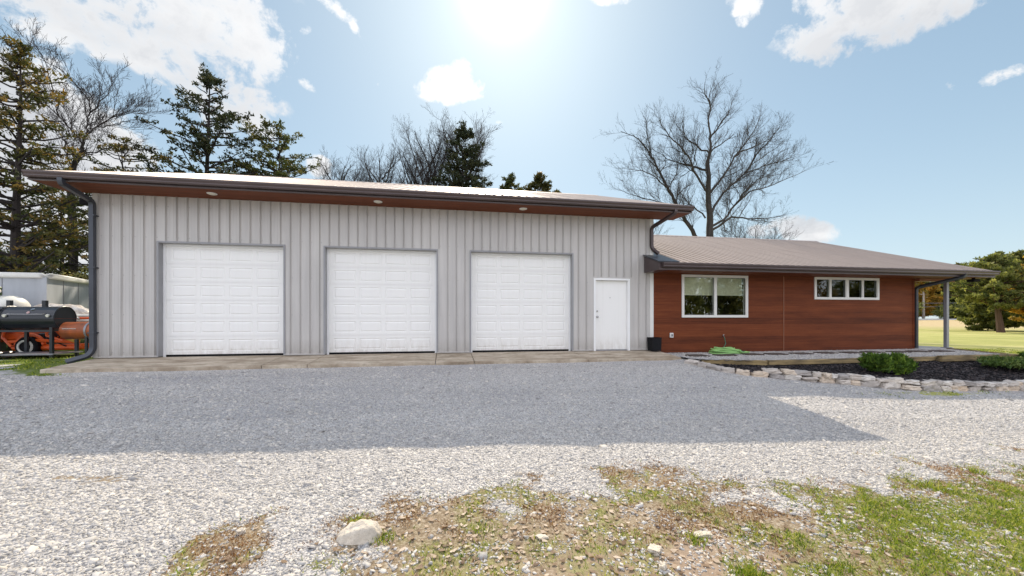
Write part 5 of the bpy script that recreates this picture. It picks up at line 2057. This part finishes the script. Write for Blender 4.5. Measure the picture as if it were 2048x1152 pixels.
# bed plants
bush('juniper_shrub', 'rounded bright green juniper shrub in the mulch, the left and wider of the pair', 9.60, 7.22, 0.42, 0.62, 'juniper', 80, 'junipers in the mulch bed', leaf=0.075, n=420, per=22, baseZ=-0.27, clump=0.05, upright=1.8)
bush('juniper_shrub', 'rounded bright green juniper shrub in the mulch, the right and smaller of the pair', 10.02, 7.10, 0.44, 0.38, 'juniper', 81, 'junipers in the mulch bed', leaf=0.075, n=280, per=22, baseZ=-0.30, clump=0.05, upright=1.8)
bush('creeping_juniper', 'low spreading pale green juniper at the right end of the mulch bed', 14.0, 7.45, 0.22, 2.3, 'creeper', 82, leaf=0.06, n=420, per=16, baseZ=-0.26, clump=0.08, d=0.8, upright=0.6)
bush('juniper_shrub', 'small green juniper shrub past the timber end at the right edge', 15.55, 7.75, 0.35, 0.8, 'juniper', 83, leaf=0.055, n=240, per=18, baseZ=-0.22, clump=0.07, upright=1.0)

# right-hand trees in the lawn
RT = cedar('cedar_tree', 'spreading yellow-green cedar with a thick leaning trunk on the right lawn', 56.0, 30.7, 7.9, 3.5, 'yellowgreen', 90, 0.30, 1.25, 0.55, gaps=0.45, leaf=0.21, trunk_r=0.32, bark='barkred', lean=(-1.3, 0))
cedar('cedar_tree', 'orange-tinged cedar at the right edge beside the spreading one', 58.7, 28.6, 8.0, 3.2, 'autumn', 91, 0.12, 1.3, 0.5, gaps=0.35, leaf=0.24, bark='barkred')
cedar('cedar_tree', 'low yellow-green cedar between the porch post and the spreading cedar', 63, 35, 6.2, 3.4, 'yellowgreen', 92, 0.02, 1.5, 0.35, gaps=0.2, leaf=0.28)
FT = [(108, 75, 12.5, 5, 'autumn', 'autumn-toned tree beyond the road behind the pale pole'), (116, 72, 12, 5, 'cedar', 'dark green tree beyond the road just right of the pale pole'), (100, 82, 13, 6, 'rust', 'russet tree beyond the road at the house corner'), (122, 66, 14, 7, 'yellowgreen', 'yellow-green tree beyond the road behind the porch post'), (128, 60, 13, 7, 'cedar', 'dark tree beyond the road behind the low cedar'), (132, 52, 13, 7, 'yellowgreen', 'pale tree beyond the road behind the leaning trunk'), (92, 90, 14, 7, 'cedar', 'dark tree beyond the road hidden by the house wall'), (136, 43, 14, 7, 'autumn', 'orange tree beyond the road at the right edge')]
for i, (x, y, h, r_, mt, lab) in enumerate(FT):
    cedar('roadside_tree', lab, x, y, h, r_, mt, 100 + i, 0.03, 1.0, 0.3, gaps=0.1, leaf=0.55, group='trees beyond the road')
for i in range(9):
    x = 90 + i * 5.0
    y = 79 - i * 4.6
    bush('roadside_bush', ['yellow-green roadside bush hidden behind the house wall', 'yellow-green roadside bush at the house corner', 'yellow-green roadside bush left of the pale pole', 'yellow-green roadside bush right of the pale pole', 'yellow-green roadside bush left of the porch post', 'yellow-green roadside bush right of the porch post', 'yellow-green roadside bush below the low cedar', 'yellow-green roadside bush below the spreading cedar', 'yellow-green roadside bush nearest the right edge'][i], x, y, 4.0 + (i % 3) * .6, 6.5, 'yellowgreen', 120 + i, 'bushes along the far road', leaf=0.35, n=260, per=12, cat='bush', clump=0.5, stems=False)

# wood edge behind the viewer, mirrored in the panes
for i, (x, y, h, mt) in enumerate([(14, -17, 8, 'cedarbronze'), (19, -19, 9, 'autumn'), (25, -18, 8, 'yellowgreen'), (31, -17, 9, 'cedar'), (37, -15, 8, 'rust'), (44, -13, 9, 'yellowgreen'), (51, -10, 8, 'cedarbronze')]):
    bush('wood_edge_tree', ['bronze', 'orange', 'yellow-green', 'dark green', 'russet', 'pale yellow-green', 'olive'][i] + ' wood-edge tree across the drive, seen only mirrored in the window panes', x, y, h, 6.5, mt, 140 + i, 'trees mirrored in the windows', leaf=0.30, n=520, per=14, cat='tree', clump=0.45)

# ------------------------------------------------------------------ road and poles
mb = MB()
rp = [(60, 118), (80, 96), (98, 73.5), (108, 62), (118, 50), (128, 36), (134, 20)]
n0 = 0
for (x, y) in rp:
    z = gzf(x, y) + 0.16
    mb.v += [(x - 2.2, y - 2.2, z), (x + 2.4, y + 2.4, z + 0.03), (x - 2.4, y - 2.4, z - 0.4), (x + 2.6, y + 2.6, z - 0.4)]
for i in range(len(rp) - 1):
    a = i * 4
    mb.face((a, a + 4, a + 5, a + 1))
    mb.face((a, a + 2, a + 6, a + 4))
    mb.face((a + 1, a + 5, a + 7, a + 3))
tag(mb.build('road', pmat('pale_road_asphalt', (0.50, 0.49, 0.47), 0.8, var=0.15)), kind='structure')


def utility_pole(x, y, h, label):
    z = gzf(x, y)
    t = thing('utility_pole', label, 'utility pole', (x, y, z), 'poles along the far road')
    MB().tube([(x, y, z - 0.2), (x, y, z + h)], [0.24, 0.16], 8).build('pole', M['pole'], t)
    MB().box(x - 0.9, x + 0.9, y - 0.06, y + 0.06, z + h - 0.7, z + h - 0.55).build('crossarm', M['pole'], t)
    return (x, y, z + h - 0.5)


a = utility_pole(105.3, 70.0, 6.2, 'pale wooden utility pole in the gap between house corner and porch post')
b = utility_pole(124, 40, 6.7, 'pale wooden utility pole behind the lawn cedars at right')
c0 = utility_pole(70, 105, 6.7, 'pale wooden utility pole hidden behind the house')
for k, dz in enumerate((-2.1, -2.9)):
    mb = MB()
    for (p, q_) in ((c0, a), (a, b)):
        pts = []
        for i in range(13):
            f = i / 12
            pts.append((p[0] + (q_[0] - p[0]) * f, p[1] + (q_[1] - p[1]) * f, p[2] + (q_[2] - p[2]) * f + dz - 0.5 * 4 * f * (1 - f) * 0.6))
        mb.tube(pts, 0.045, 4)
    tag(mb.build('power_line', M['steelgrey']), ['upper thin cable strung between the far poles', 'lower thin cable strung between the far poles'][k], 'cable')


# ------------------------------------------------------------------ trailer and yard equipment
def build_trailer():
    z0, z1 = 0.35, 2.30
    t = thing('enclosed_trailer', 'long dull grey enclosed trailer with a rounded white top rail', 'trailer', (-14, 15, -0.13))
    A = [(-19.5, 13.75), (-11.93, 14.05), (-12.95, 17.4), (-20.3, 16.9)]
    mb = MB()
    mb.prism(A, 'z', z0, z1 - 0.12)
    mb.build('body', M['trailerside'], t)
    # panel seams
    for (p0, p1, k) in ((A[0], A[1], 7), (A[1], A[2], 4)):
        for i in range(1, k):
            f = i / k
            x = p0[0] + (p1[0] - p0[0]) * f
            y = p0[1] + (p1[1] - p0[1]) * f
            MB().box(x - 0.010, x + 0.010, y - 0.010, y + 0.010, z0 + 0.05, z1 - 0.13).build('panel_seam', M['steelgrey'], t)
    mb = MB()
    loop = [(-19.5, 13.75), (-12.05, 14.04), (-11.93, 14.16), (-12.95, 17.4)]
    mb.tube([(x, y, z1 - 0.07) for x, y in loop], 0.085, 10)
    mb.build('top_rail', M['trailertop'], t, smooth=True)
    mb = MB()
    mb.prism([(-19.45, 13.8), (-11.98, 14.1), (-12.98, 17.35), (-20.25, 16.85)], 'z', z1 - 0.12, z1 - 0.02)
    mb.build('roof', M['trailertop'], t)
    for x in (-15.6, -16.6):
        mb = MB()
        mb.tube([(x, 13.78, 0.22), (x, 14.02, 0.22)], 0.33, 18)
        w = mb.build('wheel', M['seal'], t)
        MB().tube([(x, 13.765, 0.22), (x, 13.80, 0.22)], 0.18, 14).build('rim', M['offwhite'], w)


build_trailer()


def barrel_grill(t, x0, x1, yc, zc, r, parts_name='barrel'):
    # lower half and hinged upper lid
    for (a0, a1, nm, rr) in ((math.pi, 2 * math.pi, 'firebox', r), (0, math.pi, 'lid', r + 0.012)):
        mb = MB()
        prof = [(yc + rr * math.cos(a0 + (a1 - a0) * i / 12), zc + rr * math.sin(a0 + (a1 - a0) * i / 12) * (0.92 if nm == 'firebox' else 1.0) + (0.006 if nm == 'lid' else 0.004)) for i in range(13)]
        mb.prism(prof, 'x', x0, x1)
        # rolled rim at the seam
        mb.box(x0 - 0.01, x1 + 0.01, yc - rr - 0.015, yc - rr + 0.02, zc - 0.012 if nm == 'lid' else zc - 0.04, zc + 0.012 if nm == 'lid' else zc - 0.02)
        for xe in (x0, x1):
            mb.tube([(xe, yc + rr * math.cos(a0 + (a1 - a0) * i / 12), zc + rr * math.sin(a0 + (a1 - a0) * i / 12) * (0.92 if nm == 'firebox' else 1) + (0.012 if nm == 'lid' else 0)) for i in range(13)], 0.014, 5)
        o = mb.build(nm, M['grill'], t)
        if nm == 'lid':
            xm = (x0 + x1) / 2
            h = MB()
            h.tube([(x0 + 0.2, yc - rr * .93, zc + 0.14), (x0 + 0.2, yc - rr * .93 - 0.07, zc + 0.12), (x1 - 0.2, yc - rr * .93 - 0.07, zc + 0.12), (x1 - 0.2, yc - rr * .93, zc + 0.14)], 0.013, 6)
            h.build('handle', M['steelgrey'], o)
            for gx in (x0 + 0.12, x1 - 0.12):
                MB().tube([(gx, yc - rr * .98, zc + 0.09), (gx, yc - rr * .98 - 0.04, zc + 0.08)], 0.038, 12).build('gauge', M['offwhite'], o)
            MB().tube([(xm + 0.05, yc - rr * .66, zc + rr * .74), (xm + 0.05, yc - rr * .70, zc + rr * .80)], 0.04, 12).build('gauge', M['chrome'], o)
            b = MB()
            b.tube([(xm, yc - rr * .86, zc + rr * .50), (xm, yc - rr * .90, zc + rr * .525)], 0.035, 12)
            b.build('badge', M['badge'], o)


def build_smoker():
    t = thing('barrel_smoker', 'black double barrel smoker grill on a black stand with a lower shelf', 'grill', (-10.9, 12.3, -0.13))
    barrel_grill(t, -11.30, -10.12, 12.42, 0.92, 0.31)
    barrel_grill(t, -12.62, -11.36, 12.42, 0.92, 0.31)
    for x in (-10.16, -11.33, -12.5):
        for y in (12.10, 12.80):
            MB().tube([(x, y, -0.14), (x, y, 0.70)], 0.045, 4, square=True).build('leg', M['grill'], t)
    mb = MB()
    mb.box(-12.55, -10.12, 12.06, 12.12, 0.58, 0.63)
    mb.box(-12.55, -10.12, 12.78, 12.84, 0.58, 0.63)
    mb.build('rail', M['grill'], t)
    mb = MB()
    mb.box(-12.6, -10.05, 12.0, 12.86, -0.02, 0.015)
    mb.build('lower_shelf', M['steelgrey'], t)
    mb = MB()
    mb.rbox(-12.5, -11.2, 11.86, 12.4, 0.02, 0.07, 0.02)
    mb.build('front_shelf', M['grill'], t)
    for x in (-10.75, -11.55, -11.95):
        MB().tube([(x, 12.62, 1.2), (x, 12.62, 1.42)], 0.06, 4, square=True).build('vent_stack', M['grill'], t)
    z, y = 0.60, 12.42
    x0, x1 = -10.10, -9.32
    mb = MB()
    mb.tube([(x0, y, z), (x0 + 0.02, y, z), (x1 - 0.02, y, z), (x1, y, z)], [0.20, 0.235, 0.235, 0.225], 28)
    fb = mb.build('offset_firebox', M['rustorange'], t)
    MB().tube([(x1 - 0.20, y, z), (x1 - 0.20, y, z), (x1 - 0.15, y, z), (x1 - 0.15, y, z)], [0.23, 0.246, 0.246, 0.23], 28).build('hoop', M['steelgrey'], fb)
    MB().tube([(x1 + 0.0, y, z), (x1 + 0.015, y, z)], 0.19, 24).build('end_plate', M['rustdark'], fb)
    MB().box(x0 + 0.10, x0 + 0.42, y - 0.245, y - 0.236, z + 0.05, z + 0.065).build('hinge', M['chrome'], fb)
    for xx in (-9.5,):
        for yy in (12.25, 12.6):
            MB().tube([(xx, yy, -0.14), (xx, yy, 0.44)], 0.035, 4, square=True).build('leg', M['grill'], t)


M['rustdark'] = pmat('scorched_steel', (0.10, 0.04, 0.03), 0.6, var=0.5, vscale=5)
build_smoker()


def build_tractor():
    t = thing('orange_mower', 'bright orange riding mower half hidden behind the black barrel smoker', 'mower', (-11.7, 13.6, -0.13))
    mb = MB()
    mb.rbox(-12.9, -11.75, 13.25, 13.75, 0.26, 0.60, 0.08)
    mb.rbox(-11.70, -10.75, 13.20, 13.70, 0.30, 0.66, 0.07)
    mb.rbox(-11.55, -10.95, 13.12, 13.55, 0.60, 0.74, 0.04)
    mb.rbox(-12.7, -12.0, 13.12, 13.7, 0.58, 0.76, 0.06)
    mb.build('body', M['orange'], t)
    mb = MB()
    mb.rbox(-11.9, -10.25, 12.98, 13.5, 0.04, 0.20, 0.05)
    mb.tube([(-11.9, 12.97, 0.28), (-11.2, 12.95, 0.32), (-10.25, 12.97, 0.26)], 0.045, 8)
    mb.build('mower_deck', M['orange'], t)
    # fenders curling over the wheels
    for (x, r_) in ((-11.42, 0.27), (-12.55, 0.34)):
        mb = MB()
        pts = []
        for i in range(9):
            a_ = math.pi * (0.05 + 0.9 * i / 8)
            pts.append((x + (r_ + 0.06) * math.cos(a_), 13.0, r_ - 0.12 + (r_ + 0.06) * math.sin(a_)))
        mb.tube(pts, 0.05, 6)
        mb.build('fender', M['orange'], t)
        mb = MB()
        mb.tube([(x, 12.86, r_ - 0.12), (x, 12.90, r_ - 0.12), (x, 13.06, r_ - 0.12)], [r_ * .9, r_, r_], 22)
        w = mb.build('wheel', M['seal'], t)
        mb = MB()
        ring = [(x + r_ * .6 * math.cos(k * math.pi / 8), 12.855, r_ - 0.12 + r_ * .6 * math.sin(k * math.pi / 8)) for k in range(17)]
        mb.tube(ring, 0.03, 5)
        mb.build('rim', M['offwhite'], w)
    for (p0, p1, p2) in (((-11.05, 13.0, 0.72), (-11.0, 12.96, 0.45), (-10.6, 12.95, 0.30)), ((-12.0, 13.0, 0.7), (-12.02, 12.95, 0.4), (-11.8, 12.94, 0.15))):
        MB().tube([p0, p1, p2], 0.035, 6).build('lift_arm', M['orange'], t)
    mb = MB()
    mb.rbox(-11.30, -10.95, 13.05, 13.3, 0.34, 0.52, 0.03)
    for k in range(5):
        mb.box(-11.29 + k * 0.07, -11.26 + k * 0.07, 13.03, 13.06, 0.36, 0.50)
    mb.build('engine', M['grill'], t)
    mb = MB()
    mb.tube([(-10.85, 13.0, 0.55), (-10.7, 12.96, 0.42), (-10.75, 12.96, 0.25), (-10.55, 12.97, 0.15)], 0.018, 6)
    mb.build('fuel_hose', M['seal'], t)
    mb = MB()
    mb.tube([(-10.55, 12.98, 0.38), (-10.28, 12.98, 0.30)], [0.05, 0.09], 10)
    mb.build('discharge_cap', M['yellow'], t)
    mb = MB()
    mb.rbox(-12.5, -12.0, 13.3, 13.7, 0.76, 0.86, 0.03)
    mb.rbox(-12.55, -12.42, 13.3, 13.7, 0.86, 1.12, 0.04)
    mb.build('seat', M['seal'], t)
    MB().box(-10.75, -10.45, 13.3, 13.6, -0.1, 0.06).build('grass_chute', M['lime'], t)


build_tractor()


def build_tank():
    t = thing('propane_tank', 'white rounded tank at the left edge with a dark box and lamp on top', 'tank', (-14.5, 13.3, -0.1))
    mb = MB()
    pts, rad = [], []
    x0, x1 = -15.1, -11.85
    n = 8
    for i in range(n + 1):
        a = math.pi / 2 * i / n
        pts.append((x1 - 0.30 + 0.30 * math.sin(a), 13.35, 1.18))
        rad.append(max(0.01, 0.40 * math.cos(a)))
    pts = [(x0, 13.35, 1.18)] + pts
    rad = [0.40] + rad
    mb.tube(pts, rad, 24)
    mb.build('shell', M['offwhite'], t, smooth=True)
    for x in (-14.7, -12.5):
        MB().box(x - 0.06, x + 0.06, 13.2, 13.5, -0.14, 0.82).build('leg', M['grill'], t)
    mb = MB()
    mb.rbox(-12.82, -12.48, 13.2, 13.46, 1.57, 1.84, 0.03)
    mb.tube([(-13.4, 13.3, 1.66), (-12.45, 13.3, 1.66)], 0.035, 6)
    mb.build('valve_box', M['cedarbox'], t)
    for x in (-12.38, -13.05):
        MB().tube([(x - 0.02, 13.26, 1.70), (x, 13.10, 1.72), (x, 13.05, 1.72)], [0.06, 0.13, 0.11], 14).build('lamp', M['offwhite'], t, smooth=True)


M['cedarbox'] = pmat('dark_green_box_paint', (0.07, 0.11, 0.03), 0.5, var=0.4)
build_tank()


def build_tarp():
    mb = MB()
    nx, ny = 44, 22
    cx, cy = -11.45, 13.85
    for i in range(nx + 1):
        for j in range(ny + 1):
            u = i / nx * 2 - 1
            v = j / ny * 2 - 1
            h = max(0.0, 1 - abs(u + 0.05) ** 2.4) * max(0.0, 1 - abs(v) ** 2.2)
            n1 = mnoise.noise(Vector((u * 2.6, v * 2.0, 1.3)))
            n2 = mnoise.noise(Vector((u * 8, v * 6, 4.1)))
            z = 0.55 + 0.80 * h ** 0.6 + 0.10 * n1 * h + 0.045 * n2
            mb.v.append((cx + u * 1.35 + 0.03 * n2, cy + v * 0.42 + 0.04 * n1, z))
    for i in range(nx):
        for j in range(ny):
            a = i * (ny + 1) + j
            mb.face((a, a + ny + 1, a + ny + 2, a + 1))
    o = mb.build('tarp', M['tarp'], smooth=True)
    tag(o, 'crumpled silver-white tarp draped over a pile in front of the grey trailer', 'tarp')
    t = thing('trailer_jack', 'upright black jack with a crank standing at the right end of the tarp', 'jack', (-10.4, 13.9, -0.1))
    MB().tube([(-10.68, 13.9, 0.30), (-10.62, 13.9, 1.18)], [0.05, 0.05], 8).build('post', M['seal'], t)
    MB().tube([(-10.62, 13.9, 1.16), (-10.50, 13.88, 1.20), (-10.48, 13.88, 1.32)], 0.03, 6).build('crank', M['seal'], t)
    MB().tube([(-10.55, 13.85, 1.10), (-10.35, 13.7, 0.92), (-10.28, 13.65, 0.75)], 0.04, 6).build('brace', M['seal'], t)
    t = thing('pole_bundle', 'bundle of white and orange poles lying under the right end of the tarp', 'poles', (-10.6, 13.6, 0.6))
    for k, (z, mt) in enumerate(((1.02, 'offwhite'), (0.95, 'orange'), (0.88, 'offwhite'), (0.80, 'orange'))):
        MB().tube([(-11.6, 13.42, z - 0.02), (-9.8, 13.5, z + 0.0)], 0.045, 8).build('pole', M[mt], t)
    MB().tube([(-11.35, 13.35, 1.30), (-10.55, 13.36, 0.93)], 0.03, 8).build('pole', M['offwhite'], t)


build_tarp()
